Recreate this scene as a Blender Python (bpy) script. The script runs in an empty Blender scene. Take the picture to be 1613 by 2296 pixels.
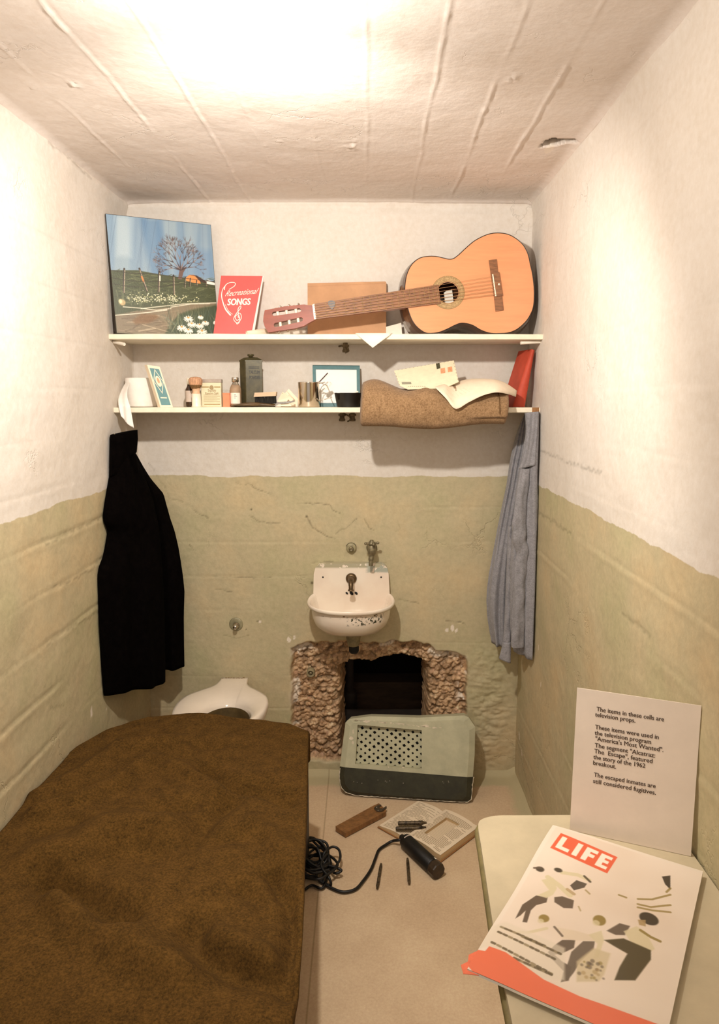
import bpy, bmesh, math, random
import numpy as np
from mathutils import Vector, Matrix
random.seed(7)
sc = bpy.context.scene
COL = sc.collection
# ------------------------------------------------------------------ camera
F_PX, PITCH = 1600.0, math.radians(8.78)
CAM = np.array([0.0, -2.72, 1.514])
cam = bpy.data.cameras.new('camera'); co = bpy.data.objects.new('camera', cam); COL.objects.link(co)
co.location = CAM; co.rotation_euler = (math.pi/2 - PITCH, 0, 0)
cam.sensor_fit = 'AUTO'; cam.sensor_width = 36; cam.lens = F_PX*36/2296
cam.shift_x = -(836-806.5)/2296; cam.shift_y = -(1148-1142)/2296
cam.clip_start = 0.02
sc.camera = co
# ------------------------------------------------------------------ exposure, world, lights
vs = sc.view_settings
vs.view_transform = 'Standard'; vs.look = 'None'; vs.gamma = 1; vs.use_curve_mapping = False
vs.exposure = 0.17
w = bpy.data.worlds.new('world'); sc.world = w; w.use_nodes = True
w.node_tree.nodes['Background'].inputs[0].default_value = (1.0, 0.90, 0.81, 1)
w.node_tree.nodes['Background'].inputs[1].default_value = .42
LAMP_POS = (-0.22, -1.46, 2.105)
sd = bpy.data.lights.new('added_spot_light', 'SPOT'); sd.energy = 50; sd.color = (1.0, 0.95, 0.87); sd.shadow_soft_size = 0.025; sd.spot_size = math.radians(150); sd.spot_blend = .5  # added spot with no fixture, lights the room but spares the ceiling
so_ = bpy.data.objects.new('added_spot_light', sd); COL.objects.link(so_); so_.location = (LAMP_POS[0], LAMP_POS[1], LAMP_POS[2]-.05); so_.rotation_euler = (math.radians(53), 0, math.radians(2))
ld = bpy.data.lights.new('bulb_light', 'POINT'); ld.energy = 13; ld.color = (1.0, 0.95, 0.87); ld.shadow_soft_size = 0.03
# added fill light behind the viewer, shining in through the open front
ad = bpy.data.lights.new('added_fill_light', 'AREA'); ad.shape = 'RECTANGLE'; ad.size = 1.3; ad.size_y = 0.9; ad.energy = 8; ad.color = (1.0, 0.91, 0.82)
ao = bpy.data.objects.new('added_fill_light', ad); COL.objects.link(ao); ao.location = (-0.1, -3.9, 2.1)
ao.rotation_euler = (math.radians(68), 0, 0)

# ------------------------------------------------------------------ geometry calculator (pixel of the photo -> a point on a given plane)
_F = np.array([0, math.cos(PITCH), -math.sin(PITCH)]); _U = np.array([0, math.sin(PITCH), math.cos(PITCH)]); _R = np.array([1., 0, 0])
def _d(px, py): return _R*(px-836)/F_PX + _U*(1142-py)/F_PX + _F
def aty(px, py, y): v = _d(px, py); return CAM + v*(y-CAM[1])/v[1]
def atz(px, py, z): v = _d(px, py); return CAM + v*(z-CAM[2])/v[2]
def atx(px, py, x): v = _d(px, py); return CAM + v*(x-CAM[0])/v[0]
def atplane(px, py, P0, N): v = _d(px, py); return CAM + v*(np.dot(np.array(P0)-CAM, N)/np.dot(v, N))

# ------------------------------------------------------------------ materials
def lin(c):
    if isinstance(c, str): c = [int(c[i:i+2], 16)/255 for i in (1, 3, 5)]
    return tuple((x/12.92 if x <= .04045 else ((x+.055)/1.055)**2.4) for x in c)
def rgba(c): return tuple(lin(c)) + (1,)
def N(nt, t, **kw):
    n = nt.nodes.new(t)
    for k, v in kw.items():
        if k.startswith('i_'): n.inputs[int(k[2:]) if k[2:].isdigit() else k[2:].replace('_', ' ')].default_value = v
        else: setattr(n, k, v)
    return n
def mix(nt, fac, a, b, blend='MIX'):
    m = nt.nodes.new('ShaderNodeMix'); m.data_type = 'RGBA'; m.blend_type = blend
    for s, v in ((m.inputs[0], fac), (m.inputs[6], a), (m.inputs[7], b)):
        if isinstance(v, (int, float, tuple)): s.default_value = v
        else: nt.links.new(v, s)
    return m.outputs[2]
def math_(nt, op, a, b=0.0, clamp=False):
    m = nt.nodes.new('ShaderNodeMath'); m.operation = op; m.use_clamp = clamp
    for s, v in ((m.inputs[0], a), (m.inputs[1], b)):
        if isinstance(v, (int, float)): s.default_value = v
        else: nt.links.new(v, s)
    return m.outputs[0]
def ramp(nt, src, stops):
    r = nt.nodes.new('ShaderNodeValToRGB'); nt.links.new(src, r.inputs[0])
    e = r.color_ramp.elements
    while len(e) < len(stops): e.new(.5)
    for el, (p, c) in zip(e, stops): el.position = p; el.color = c if len(c) == 4 else tuple(c)+(1,)
    return r.outputs[0]
def noise_n(nt, scale, detail=4, rough=.6, vec=None, dist=0):
    n = N(nt, 'ShaderNodeTexNoise'); n.inputs['Scale'].default_value = scale; n.inputs['Detail'].default_value = detail
    n.inputs['Roughness'].default_value = rough; n.inputs['Distortion'].default_value = dist
    if vec is not None: nt.links.new(vec, n.inputs['Vector'])
    return n
def base(name):
    m = bpy.data.materials.new(name); m.use_nodes = True
    nt = m.node_tree; return m, nt, nt.nodes['Principled BSDF']
def mat(name, c, rough=.6, metal=0, var=0.12, vs_=40, bump=.15, bs=150, c2=None, spec=.5, stretch=None, trans=0, attr=False, sheen=0, coat=0, ior=1.5, bd=.002):
    """procedural material: noise tinted colour, bumped; attr=True takes the painted colour from the 'Col' attribute"""
    m, nt, b = base(name)
    geo = N(nt, 'ShaderNodeNewGeometry'); vec = geo.outputs['Position']
    if stretch:
        mp = N(nt, 'ShaderNodeMapping'); mp.inputs['Scale'].default_value = stretch; nt.links.new(vec, mp.inputs['Vector']); vec = mp.outputs[0]
    n = noise_n(nt, vs_, 5, .65, vec)
    if attr:
        a = N(nt, 'ShaderNodeAttribute', attribute_name='Col'); src = a.outputs['Color']
        colr = mix(nt, var, src, mix(nt, 1.0, src, n.outputs['Color'], 'OVERLAY'))
        if var == 0: colr = src
    else:
        l = np.array(lin(c)); d2 = np.array(lin(c2)) if c2 else l*(1-2*var)
        d1 = l if c2 else np.minimum(l*(1+var), 1)
        colr = ramp(nt, n.outputs['Fac'], [(.3, tuple(d2)), (.7, tuple(d1))])
    if isinstance(colr, tuple): b.inputs['Base Color'].default_value = colr
    else: nt.links.new(colr, b.inputs['Base Color'])
    b.inputs['Roughness'].default_value = rough; b.inputs['Metallic'].default_value = metal
    b.inputs['Specular IOR Level'].default_value = spec; b.inputs['Transmission Weight'].default_value = trans; b.inputs['IOR'].default_value = ior
    b.inputs['Sheen Weight'].default_value = sheen; b.inputs['Coat Weight'].default_value = coat
    if bump:
        n2 = noise_n(nt, bs, 4, .6, vec); bu = N(nt, 'ShaderNodeBump'); bu.inputs['Strength'].default_value = bump; bu.inputs['Distance'].default_value = bd
        nt.links.new(n2.outputs['Fac'], bu.inputs['Height']); nt.links.new(bu.outputs[0], b.inputs['Normal'])
    return m

def wall_material(name, top, low, split):
    """two tone painted concrete: pale paint above `split` metres, green below; mask attribute = (bare concrete, bare plaster, dirt in cracks, darker crevices and holes)"""
    m, nt, b = base(name)
    geo = N(nt, 'ShaderNodeNewGeometry'); pos = geo.outputs['Position']
    sep = N(nt, 'ShaderNodeSeparateXYZ'); nt.links.new(pos, sep.inputs[0])
    nz = noise_n(nt, 7, 6, .6, pos)
    zz = math_(nt, 'ADD', sep.outputs['Z'], math_(nt, 'MULTIPLY', math_(nt, 'SUBTRACT', nz.outputs['Fac'], .5), .035))
    up = math_(nt, 'MULTIPLY', math_(nt, 'SUBTRACT', zz, split), 400.0, True)
    n1 = noise_n(nt, 3.2, 5, .6, pos); n2 = noise_n(nt, 55, 5, .7, pos)
    t = np.array(lin(top)); l = np.array(lin(low))
    topc = ramp(nt, n1.outputs['Fac'], [(.3, tuple(t*np.array([.95, .93, .90]))), (.7, tuple(t))])
    lowc = ramp(nt, n1.outputs['Fac'], [(.32, tuple(l*np.array([.9, .96, .9]))), (.52, tuple(l)), (.7, tuple(l*np.array([1.15, 1.06, 1.0])))])
    col = mix(nt, up, lowc, topc) if split else topc
    col = mix(nt, .25, col, mix(nt, 1.0, col, n2.outputs['Fac'], 'OVERLAY'))
    at = N(nt, 'ShaderNodeAttribute', attribute_name='mask'); s3 = N(nt, 'ShaderNodeSeparateColor'); nt.links.new(at.outputs['Color'], s3.inputs[0])
    v = N(nt, 'ShaderNodeTexVoronoi'); v.inputs['Scale'].default_value = 42; nt.links.new(pos, v.inputs['Vector'])
    n3 = noise_n(nt, 30, 6, .7, pos)
    rub = ramp(nt, n3.outputs['Fac'], [(.28, lin('#7d5f42')), (.5, lin('#bb9874')), (.7, lin('#e2c5a2'))])
    sv = N(nt, 'ShaderNodeSeparateColor'); nt.links.new(v.outputs['Color'], sv.inputs[0])
    rub = mix(nt, .28, rub, mix(nt, 1.0, rub, sv.outputs[0], 'OVERLAY'))
    col = mix(nt, s3.outputs[0], col, rub)
    col = mix(nt, s3.outputs[1], col, lin('#e9dccb')+(1,))
    col = mix(nt, s3.outputs[2], col, lin('#4d4128')+(1,))
    nt.links.new(col, b.inputs['Base Color']); b.inputs['Roughness'].default_value = .62; b.inputs['Specular IOR Level'].default_value = .3
    # hairline crazing of the paint
    dn = noise_n(nt, 6, 5, .7, pos)
    vv = mix(nt, .18, pos, dn.outputs['Color'])
    vc = N(nt, 'ShaderNodeTexVoronoi', feature='DISTANCE_TO_EDGE'); vc.inputs['Scale'].default_value = 7; nt.links.new(vv, vc.inputs['Vector'])
    ck = math_(nt, 'MULTIPLY', math_(nt, 'SUBTRACT', .02, vc.outputs['Distance']), 50, True)
    km = math_(nt, 'MULTIPLY', math_(nt, 'SUBTRACT', noise_n(nt, 2.6, 3, .5, pos).outputs['Fac'], .56), 12, True)
    ck = math_(nt, 'MULTIPLY', ck, km)
    h = math_(nt, 'SUBTRACT', math_(nt, 'ADD', math_(nt, 'MULTIPLY', noise_n(nt, 18, 6, .55, pos).outputs['Fac'], .5), math_(nt, 'MULTIPLY', n2.outputs['Fac'], .12)), math_(nt, 'MULTIPLY', ck, .35))
    bu = N(nt, 'ShaderNodeBump'); bu.inputs['Strength'].default_value = .55; bu.inputs['Distance'].default_value = .009
    nt.links.new(h, bu.inputs['Height']); nt.links.new(bu.outputs[0], b.inputs['Normal'])
    return m

# ------------------------------------------------------------------ objects
def worldloc(o):
    v = Vector((0, 0, 0))
    while o is not None: v += o.location; o = o.parent
    return v
def tag(o, label=None, cat=None, group=None, kind=None):
    for k, v in (('label', label), ('category', cat), ('group', group), ('kind', kind)):
        if v: o[k] = v
    return o
def thing(name, label, cat, loc, group=None):
    o = bpy.data.objects.new(name, None); o.empty_display_size = .02; COL.objects.link(o); o.location = Vector([float(x) for x in loc])
    return tag(o, label, cat, group)
def link_mesh(name, me, parent=None):
    o = bpy.data.objects.new(name, me); COL.objects.link(o)
    if parent is not None:
        o.parent = parent; o.location = -worldloc(parent)
    else:
        vs_ = np.empty(len(me.vertices)*3, dtype=np.float32); me.vertices.foreach_get('co', vs_); vs_ = vs_.reshape(-1, 3)
        c = (vs_.min(0)+vs_.max(0))/2; c[2] = vs_[:, 2].min()
        me.vertices.foreach_set('co', (vs_-c).ravel()); me.update(); o.location = Vector([float(x) for x in c])
    return o
class MB:
    def __init__(s): s.v = []; s.f = []; s.mi = []; s.sm = []
    def add(s, vs_, fs, mi=0, smooth=False):
        o = len(s.v); s.v += [tuple(float(c) for c in v) for v in vs_]
        s.f += [tuple(o+i for i in f) for f in fs]; s.mi += [mi]*len(fs); s.sm += [smooth]*len(fs); return s
    def box(s, lo, hi, mi=0, M=None):
        vs_ = [Vector((x, y, z)) for z in (lo[2], hi[2]) for y in (lo[1], hi[1]) for x in (lo[0], hi[0])]
        if M is not None: vs_ = [M @ v for v in vs_]
        return s.add(vs_, [(0, 2, 3, 1), (4, 5, 7, 6), (0, 1, 5, 4), (2, 6, 7, 3), (0, 4, 6, 2), (1, 3, 7, 5)], mi)
    def prism(s, pts, off, mi=0, smooth=False):
        """polygon pts (3-D, any plane) extruded by vector off"""
        n = len(pts); a = [np.array(p, float) for p in pts]; off = np.array(off, float); b = [p+off for p in a]
        s.add(a+b, [tuple(range(n))[::-1], tuple(range(n, 2*n))], mi)
        s.add(a+b, [(i, (i+1) % n, n+(i+1) % n, n+i) for i in range(n)], mi, smooth); return s
    def tube(s, path, r, seg=10, mi=0, caps=True, smooth=True):
        P = [Vector([float(c) for c in p]) for p in path]; n = len(P)
        rr = r if isinstance(r, (list, tuple)) else [r]*n
        up = None; rings = []
        for i in range(n):
            t = (P[min(i+1, n-1)]-P[max(i-1, 0)]);
            if t.length < 1e-9: t = Vector((0, 0, 1))
            t.normalize()
            if up is None: up = t.orthogonal().normalized()
            up = (up - t*up.dot(t)); up = up.normalized() if up.length > 1e-6 else t.orthogonal().normalized()
            sd = t.cross(up)
            rings.append([P[i]+(up*math.cos(a)+sd*math.sin(a))*rr[i] for a in [2*math.pi*k/seg for k in range(seg)]])
        vs_ = [v for r_ in rings for v in r_]
        fs = [(i*seg+k, i*seg+(k+1) % seg, (i+1)*seg+(k+1) % seg, (i+1)*seg+k) for i in range(n-1) for k in range(seg)]
        s.add(vs_, fs, mi, smooth)
        if caps: s.add(rings[0], [tuple(range(seg))[::-1]], mi); s.add(rings[-1], [tuple(range(seg))], mi)
        return s
    def lathe(s, prof, c, ax=(0, 0, 1), seg=32, mi=0, smooth=True, sc2=1.0):
        """prof: list of (radius, height) along axis ax from point c"""
        ax = Vector([float(x) for x in ax]).normalized(); u = ax.orthogonal().normalized()
        if abs(ax.z) > .99: u = Vector((1, 0, 0))
        v = ax.cross(u); c = Vector([float(x) for x in c])
        vs_ = [c+ax*h+(u*math.cos(a)+v*math.sin(a)*sc2)*r for r, h in prof for a in [2*math.pi*k/seg for k in range(seg)]]
        fs = [(i*seg+k, i*seg+(k+1) % seg, (i+1)*seg+(k+1) % seg, (i+1)*seg+k) for i in range(len(prof)-1) for k in range(seg)]
        s.add(vs_, fs, mi, smooth)
        if prof[0][0] > 1e-5: s.add(vs_[:seg], [tuple(range(seg))[::-1]], mi)
        if prof[-1][0] > 1e-5: s.add(vs_[-seg:], [tuple(range(seg))], mi)
        return s
    def grid(s, fn, nu, nv, mi=0, smooth=True, closeu=False):
        vs_ = [fn(i/nu, j/nv) for j in range(nv+1) for i in range(nu+1)]
        fs = [(j*(nu+1)+i, j*(nu+1)+i+1, (j+1)*(nu+1)+i+1, (j+1)*(nu+1)+i) for j in range(nv) for i in range(nu)]
        return s.add(vs_, fs, mi, smooth)
    def text(s, body, org, u, v, size, mi=0, shear=0, bold=0, lift=.0004, width=None, spacing=1.0, linesp=1.0, thick=.0):
        """flat lettering: org = baseline start, u/v = unit axes of the sign"""
        cu = bpy.data.curves.new('t', 'FONT'); cu.body = body; cu.size = size; cu.shear = shear; cu.space_character = spacing; cu.space_line = linesp; cu.resolution_u = 3
        o = bpy.data.objects.new('t', cu); COL.objects.link(o)
        dg = bpy.context.evaluated_depsgraph_get(); dg.update(); e = o.evaluated_get(dg); me = e.to_mesh()
        vs_ = [tuple(x.co) for x in me.vertices]; fs = [tuple(p.vertices) for p in me.polygons]
        e.to_mesh_clear(); bpy.data.objects.remove(o); bpy.data.curves.remove(cu)
        if vs_:
            if width:
                k = width/max(1e-6, max(x[0] for x in vs_)-min(x[0] for x in vs_)); vs_ = [(x[0]*k, x[1], x[2]) for x in vs_]
            u = np.array(u, float); v = np.array(v, float); n = np.cross(u, v); n /= np.linalg.norm(n)
            for k_, (du_, dv_) in enumerate(((0, 0), (1, 0), (-1, 0), (0, 1), (0, -1)) if bold else ((0, 0),)):
                s.add([np.array(org, float)+u*(x[0]+du_*bold)+v*(x[1]+dv_*bold*.6)+n*(lift+k_*.00002) for x in vs_], fs, mi)
        return s
    def build(s, name, mats, parent=None, bevel=0, seg=2, subsurf=0, weld=False, autosmooth=False):
        me = bpy.data.meshes.new(name); me.from_pydata(s.v, [], s.f)
        for m in (mats if isinstance(mats, (list, tuple)) else [mats]): me.materials.append(m)
        me.polygons.foreach_set('material_index', s.mi); me.polygons.foreach_set('use_smooth', s.sm)
        if weld or subsurf:
            bm = bmesh.new(); bm.from_mesh(me); bmesh.ops.remove_doubles(bm, verts=bm.verts, dist=1e-5)
            bmesh.ops.recalc_face_normals(bm, faces=bm.faces); bm.to_mesh(me); bm.free()
        me.update(); o = link_mesh(name, me, parent)
        if bevel:
            b = o.modifiers.new('b', 'BEVEL'); b.width = bevel; b.segments = seg; b.limit_method = 'ANGLE'; b.angle_limit = .6; b.harden_normals = False
        if subsurf:
            b = o.modifiers.new('s', 'SUBSURF'); b.levels = subsurf; b.render_levels = subsurf
        return o
def catmull(P, n=8, closed=False):
    P = [np.array(p, float) for p in P]; out = []; m = len(P)
    rng = range(m if closed else m-1)
    for i in rng:
        g = (lambda k: P[k % m]) if closed else (lambda k: P[min(max(k, 0), m-1)])
        a, b, c, d = g(i-1), g(i), g(i+1), g(i+2)
        for k in range(n):
            t = k/n; out.append(.5*((2*b)+(-a+c)*t+(2*a-5*b+4*c-d)*t*t+(-a+3*b-3*c+d)*t**3))
    if not closed: out.append(P[-1])
    return out
def resample(P, n):
    P = np.array(P, float); L = np.r_[0, np.cumsum(np.linalg.norm(np.diff(P, axis=0), axis=1))]; t = np.linspace(0, L[-1], n)
    return np.stack([np.interp(t, L, P[:, k]) for k in range(P.shape[1])], 1)

# ------------------------------------------------------------------ numpy noise + big grids
def _h(ix, iy, s):
    n = (ix*374761393 + iy*668265263 + s*974634777) & 0xffffffff
    n = ((n ^ (n >> 13))*1274126177) & 0xffffffff
    return ((n ^ (n >> 16)) & 0xffff)/65535.0
def vn(x, y, s=0):
    ix = np.floor(x).astype(np.int64); iy = np.floor(y).astype(np.int64); fx = x-ix; fy = y-iy
    fx = fx*fx*(3-2*fx); fy = fy*fy*(3-2*fy)
    return (_h(ix, iy, s)*(1-fx)+_h(ix+1, iy, s)*fx)*(1-fy)+(_h(ix, iy+1, s)*(1-fx)+_h(ix+1, iy+1, s)*fx)*fy
def fbm(x, y, s=0, o=4, g=.5):
    r = 0; a = 1; t = 0
    for k in range(o): r = r+a*vn(x*2**k, y*2**k, s+k*17); t += a; a *= g
    return r/t
def worley(x, y, s=0):
    ix = np.floor(x).astype(np.int64); iy = np.floor(y).astype(np.int64); d1 = np.full(x.shape, 9.); d2 = d1.copy(); idv = np.zeros(x.shape); gx = d1*0; gy = d1*0
    for i in (-1, 0, 1):
        for j in (-1, 0, 1):
            cx, cy = ix+i, iy+j; px = cx+_h(cx, cy, s); py = cy+_h(cx, cy, s+5); d = np.hypot(px-x, py-y)
            m = d < d1; d2 = np.where(m, d1, np.minimum(d2, d)); idv = np.where(m, _h(cx, cy, s+9), idv); gx = np.where(m, x-px, gx); gy = np.where(m, y-py, gy); d1 = np.where(m, d, d1)
    return d1, d2, idv, gx, gy
def seg_dist(X, Y, pts):
    d = np.full(X.shape, 9.)
    for a, b in zip(pts[:-1], pts[1:]):
        a = np.array(a[:2], float); b = np.array(b[:2], float); ab = b-a; t = np.clip(((X-a[0])*ab[0]+(Y-a[1])*ab[1])/(ab@ab+1e-12), 0, 1)
        d = np.minimum(d, np.hypot(X-a[0]-t*ab[0], Y-a[1]-t*ab[1]))
    return d
def inpoly(X, Y, pts):
    r = np.zeros(X.shape, bool); n = len(pts)
    for i in range(n):
        x1, y1 = pts[i][:2]; x2, y2 = pts[(i+1) % n][:2]
        if y1 == y2: continue
        c = ((y1 > Y) != (y2 > Y)) & (X < (x2-x1)*(Y-y1)/(y2-y1)+x1); r ^= c
    return r
def sdf(X, Y, pts):
    d = seg_dist(X, Y, list(pts)+[pts[0]]); return np.where(inpoly(X, Y, pts), -d, d)
def big_grid(name, P, material, attr=None, attrname='mask', drop=None, parent=None, smooth=True, flip=False):
    """P: (nv,nu,3) array of positions"""
    nv, nu = P.shape[:2]; idx = np.arange(nv*nu).reshape(nv, nu)
    q = np.stack([idx[:-1, :-1], idx[:-1, 1:], idx[1:, 1:], idx[1:, :-1]], -1).reshape(-1, 4)
    if flip: q = q[:, ::-1]
    if drop is not None: q = q[~(drop.ravel()[q].all(1))]
    me = bpy.data.meshes.new(name); me.vertices.add(nv*nu); me.vertices.foreach_set('co', P.reshape(-1).astype(np.float32))
    me.loops.add(q.size); me.loops.foreach_set('vertex_index', q.reshape(-1).astype(np.int32))
    me.polygons.add(len(q)); me.polygons.foreach_set('loop_start', np.arange(0, q.size, 4, dtype=np.int32))
    try: me.polygons.foreach_set('loop_total', np.full(len(q), 4, dtype=np.int32))
    except Exception: pass
    me.update(calc_edges=True); me.polygons.foreach_set('use_smooth', np.full(len(q), smooth)); me.materials.append(material)
    if attr is not None:
        a = me.color_attributes.new(attrname, 'FLOAT_COLOR', 'POINT'); A = np.ones((nv*nu, 4), np.float32); A[:, :3] = attr.reshape(-1, 3); a.data.foreach_set('color', A.ravel())
    me.validate(); return link_mesh(name, me, parent)

# a small painter: strokes, polygons and blobs of real paint colour laid on a canvas of vertices
class Canvas:
    def __init__(s, w, h, W, H, c):   # pixel size, logical size
        s.w, s.h, s.W, s.H = w, h, W, H
        s.X, s.Y = np.meshgrid((np.arange(w)+.5)*W/w, (np.arange(h)+.5)*H/h); s.a = np.zeros((h, w, 3)); s.a[:] = [x/255 for x in c]
        s.px = W/w; s.py = H/h
    def _c(s, c): return np.array([int(c[i:i+2], 16)/255 for i in (1, 3, 5)]) if isinstance(c, str) else np.array(c)/255.
    def put(s, al, c, sl=None):
        if sl is None: s.a = s.a*(1-al[..., None])+s._c(c)*al[..., None]
        else: s.a[sl] = s.a[sl]*(1-al[..., None])+s._c(c)*al[..., None]
    def _sl(s, pts, pad):
        p = np.array([q[:2] for q in pts], float); x0 = int(max(0, (p[:, 0].min()-pad)/s.px)); x1 = int(min(s.w, (p[:, 0].max()+pad)/s.px+2))
        y0 = int(max(0, (p[:, 1].min()-pad)/s.py)); y1 = int(min(s.h, (p[:, 1].max()+pad)/s.py+2)); return (slice(y0, max(y1, y0)), slice(x0, max(x1, x0)))
    def line(s, pts, wd, c, al=1.0, taper=False):
        sl = s._sl(pts, wd+s.px*2); X, Y = s.X[sl], s.Y[sl]
        if X.size == 0: return
        d = seg_dist(X, Y, pts)
        if taper:
            a, b = np.array(pts[0][:2], float), np.array(pts[-1][:2], float); L = np.linalg.norm(b-a)+1e-9; t = np.clip(((X-a[0])*(b-a)[0]+(Y-a[1])*(b-a)[1])/L**2, 0, 1); d = d+wd/2*t*.8
        s.put(np.clip((wd/2-d)/s.px+.5, 0, 1)*al, c, sl)
    def poly(s, pts, c, al=1.0, soft=None):
        sf = soft or s.px; sl = s._sl(pts, sf*2); X, Y = s.X[sl], s.Y[sl]
        if X.size: s.put(np.clip(-sdf(X, Y, pts)/sf+.5, 0, 1)*al, c, sl)
    def blob(s, x, y, rx, ry, c, al=1.0, soft=None, rot=0):
        sf = soft or s.px; r = max(rx, ry); sl = s._sl([(x, y)], r+sf*2); X, Y = s.X[sl]-x, s.Y[sl]-y
        if X.size == 0: return
        cr, sr = math.cos(rot), math.sin(rot); U, V = X*cr+Y*sr, -X*sr+Y*cr
        s.put(np.clip((1-np.hypot(U/rx, V/ry))*min(rx, ry)/sf+.5, 0, 1)*al, c, sl)
    def lin(s):
        a = np.clip(s.a, 0, 1); return np.where(a <= .04045, a/12.92, ((a+.055)/1.055)**2.4)
def painted(name, cv, fn, material, parent):
    """fn(U,V)->(…,3) positions for U right, V down in 0..1; the canvas colours ride on the vertices"""
    U, V = np.meshgrid(np.linspace(0, 1, cv.w), np.linspace(0, 1, cv.h)); return big_grid(name, fn(U, V), material, cv.lin(), 'Col', parent=parent, flip=True)
def bilerp(TL, TR, BL, BR, off=(0, 0, 0)):
    TL, TR, BL, BR, off = [np.array(q, float) for q in (TL, TR, BL, BR, off)]
    return lambda U, V: (TL*((1-U)*(1-V))[..., None]+TR*(U*(1-V))[..., None]+BL*((1-U)*V)[..., None]+BR*(U*V)[..., None])+off
def quadP(TL, TR, BL, BR): return lambda u, v: TL*(1-u)*(1-v)+TR*u*(1-v)+BL*(1-u)*v+BR*u*v
def nrm(v): v = np.array(v, float); return v/np.linalg.norm(v)

# ================================================================== THE SETTING
XL, XR, ZC, YF = -0.893, 0.581, 2.22, -2.95
M_back = wall_material('painted_concrete_back', '#dbd2c8', '#bcae8c', 1.222)
M_side = wall_material('painted_concrete_side', '#dbd2c8', '#baab89', 1.216)
M_ceil = wall_material('painted_concrete_ceiling', '#e0d5cd', '#e0d5cd', 0)

# ---- back wall with the dug-out hole
def axis(lo, hi, a, b, fine, coarse): return np.concatenate([np.arange(lo, a, coarse), np.arange(a, b, fine), np.arange(b, hi, coarse), [hi]])
ax_x = axis(XL-.03, XR+.03, -.37, .45, .0028, .0048); ax_z = axis(-.02, ZC+.02, .04, .58, .0028, .0048)
X, Z = np.meshgrid(ax_x, ax_z)
def B(pts): return [tuple(aty(p[0], p[1], 0)[[0, 2]]) for p in pts]
outer = B([(655, 1456), (672, 1449), (700, 1441), (740, 1444), (775, 1436), (830, 1446), (880, 1440), (905, 1447), (935, 1441), (962, 1448), (975, 1462), (1010, 1464), (1046, 1473), (1050, 1520), (1043, 1560), (1045, 1600), (1040, 1640), (1030, 1706), (762, 1708), (700, 1704), (656, 1702), (653, 1600), (656, 1520)])
inner = B([(764, 1502), (790, 1493), (830, 1497), (852, 1494), (862, 1488), (885, 1487), (905, 1484), (930, 1487), (948, 1494), (959, 1508), (956, 1540), (960, 1570), (958, 1610), (957, 1690), (860, 1694), (770, 1690), (764, 1600), (768, 1550)])
wob = (fbm(X*22, Z*22, 3)-.5)*.022
so = sdf(X, Z, outer)+wob; si = sdf(X, Z, inner)+(fbm(X*40, Z*40, 8)-.5)*.016
rec = 1/(1+np.exp(-np.clip(-so/.0022, -30, 30)))
d1, d2, idv, gx, gy = worley(X*40+Z*18+fbm(X*9, Z*9, 2)*2, Z*62-X*20, 4)
e1, e2, iev, hx, hy = worley(X*85, Z*95, 12)
stones = (fbm(X*110, Z*130, 77)-.5)*.010+(.012+.018*idv)*np.clip(1-d1*1.25, 0, 1)**.6+(gx*(idv-.5)+gy*(iev-.5))*.012+.005*np.clip(1-e1*1.3, 0, 1)
depth = .030+.028*fbm(X*6, Z*6, 33)+.02*np.clip((Z-.28)/.2, 0, 1)*(X > -.1)*(X < .2)
lvl = rec*np.clip(depth-stones*.85, .004, .09)
hole = 1/(1+np.exp(-np.clip(-si/.0035, -30, 30)))
tun = hole*.24
relief = (fbm(X*2.2, Z*2.2, 1)-.5)*.012+(fbm(X*9, Z*9, 5, 4)-.5)*.006
rough_m = np.exp(-((X-.47)/.075)**2)*np.clip(1-abs(Z-.28)/.30, 0, 1)**.5          # lumpy patching right of the hole
f1, f2, fi, _, _ = worley(X*34, Z*44, 21)
relief += rough_m*((fbm(X*30, Z*38, 7)-.4)*.02+.006*np.clip(1-f1*1.3, 0, 1))
cov = np.clip(1-abs(Z-2.2)/.025, 0, 1)*.008
boards = [.147+.1365*k for k in range(16)]
bl = 0
for k, zb in enumerate(boards):
    m_ = np.clip((fbm(X*2.1+k*7, Z*0+k*3.3, 60+k)-.38)*5, 0, 1); dz = Z-zb+(fbm(X*6, Z*0+k, 90)-.5)*.006
    bl = bl+m_*(np.exp(-(dz/.0035)**2)*-.0012+np.exp(-((dz+.01)/.006)**2)*.0004)
crk_px = [[(335, 1040), (355, 1075), (372, 1100), (385, 1120), (410, 1125)], [(688, 1158), (700, 1182), (735, 1203), (752, 1207)], [(755, 1197), (778, 1180), (800, 1165)], [(818, 1163), (828, 1182), (838, 1188)], [(893, 1168), (898, 1185), (888, 1192)],
          [(890, 1341), (915, 1348), (938, 1354)], [(560, 1157), (580, 1170), (610, 1173), (630, 1172)], [(556, 1085), (575, 1095), (610, 1112), (650, 1125)], [(435, 1145), (462, 1158), (468, 1165)], [(425, 1222), (440, 1240), (446, 1250)],
          [(455, 1293), (490, 1292), (540, 1293), (610, 1294)], [(520, 1076), (535, 1083), (552, 1086)], [(660, 1130), (700, 1128), (735, 1132)], [(735, 1130), (745, 1143), (765, 1152)], [(440, 1320), (480, 1322), (520, 1326)], [(500, 1422), (530, 1432), (560, 1424)],
          [(700, 1262), (745, 1258), (790, 1263), (835, 1265), (868, 1262)], [(1000, 1392), (1040, 1398)]]
cr = np.zeros(X.shape)
for p in crk_px:
    d = seg_dist(X+(fbm(X*30, Z*30, 4)-.5)*.016, Z+(fbm(X*30, Z*30, 6)-.5)*.016, B(p)); cr = np.maximum(cr, np.clip(1.1-d/.0026, 0, 1)*np.clip(fbm(X*9, Z*9, 8)*3-.75, 0, 1))
relief = relief+bl-cr*.0015
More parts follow.
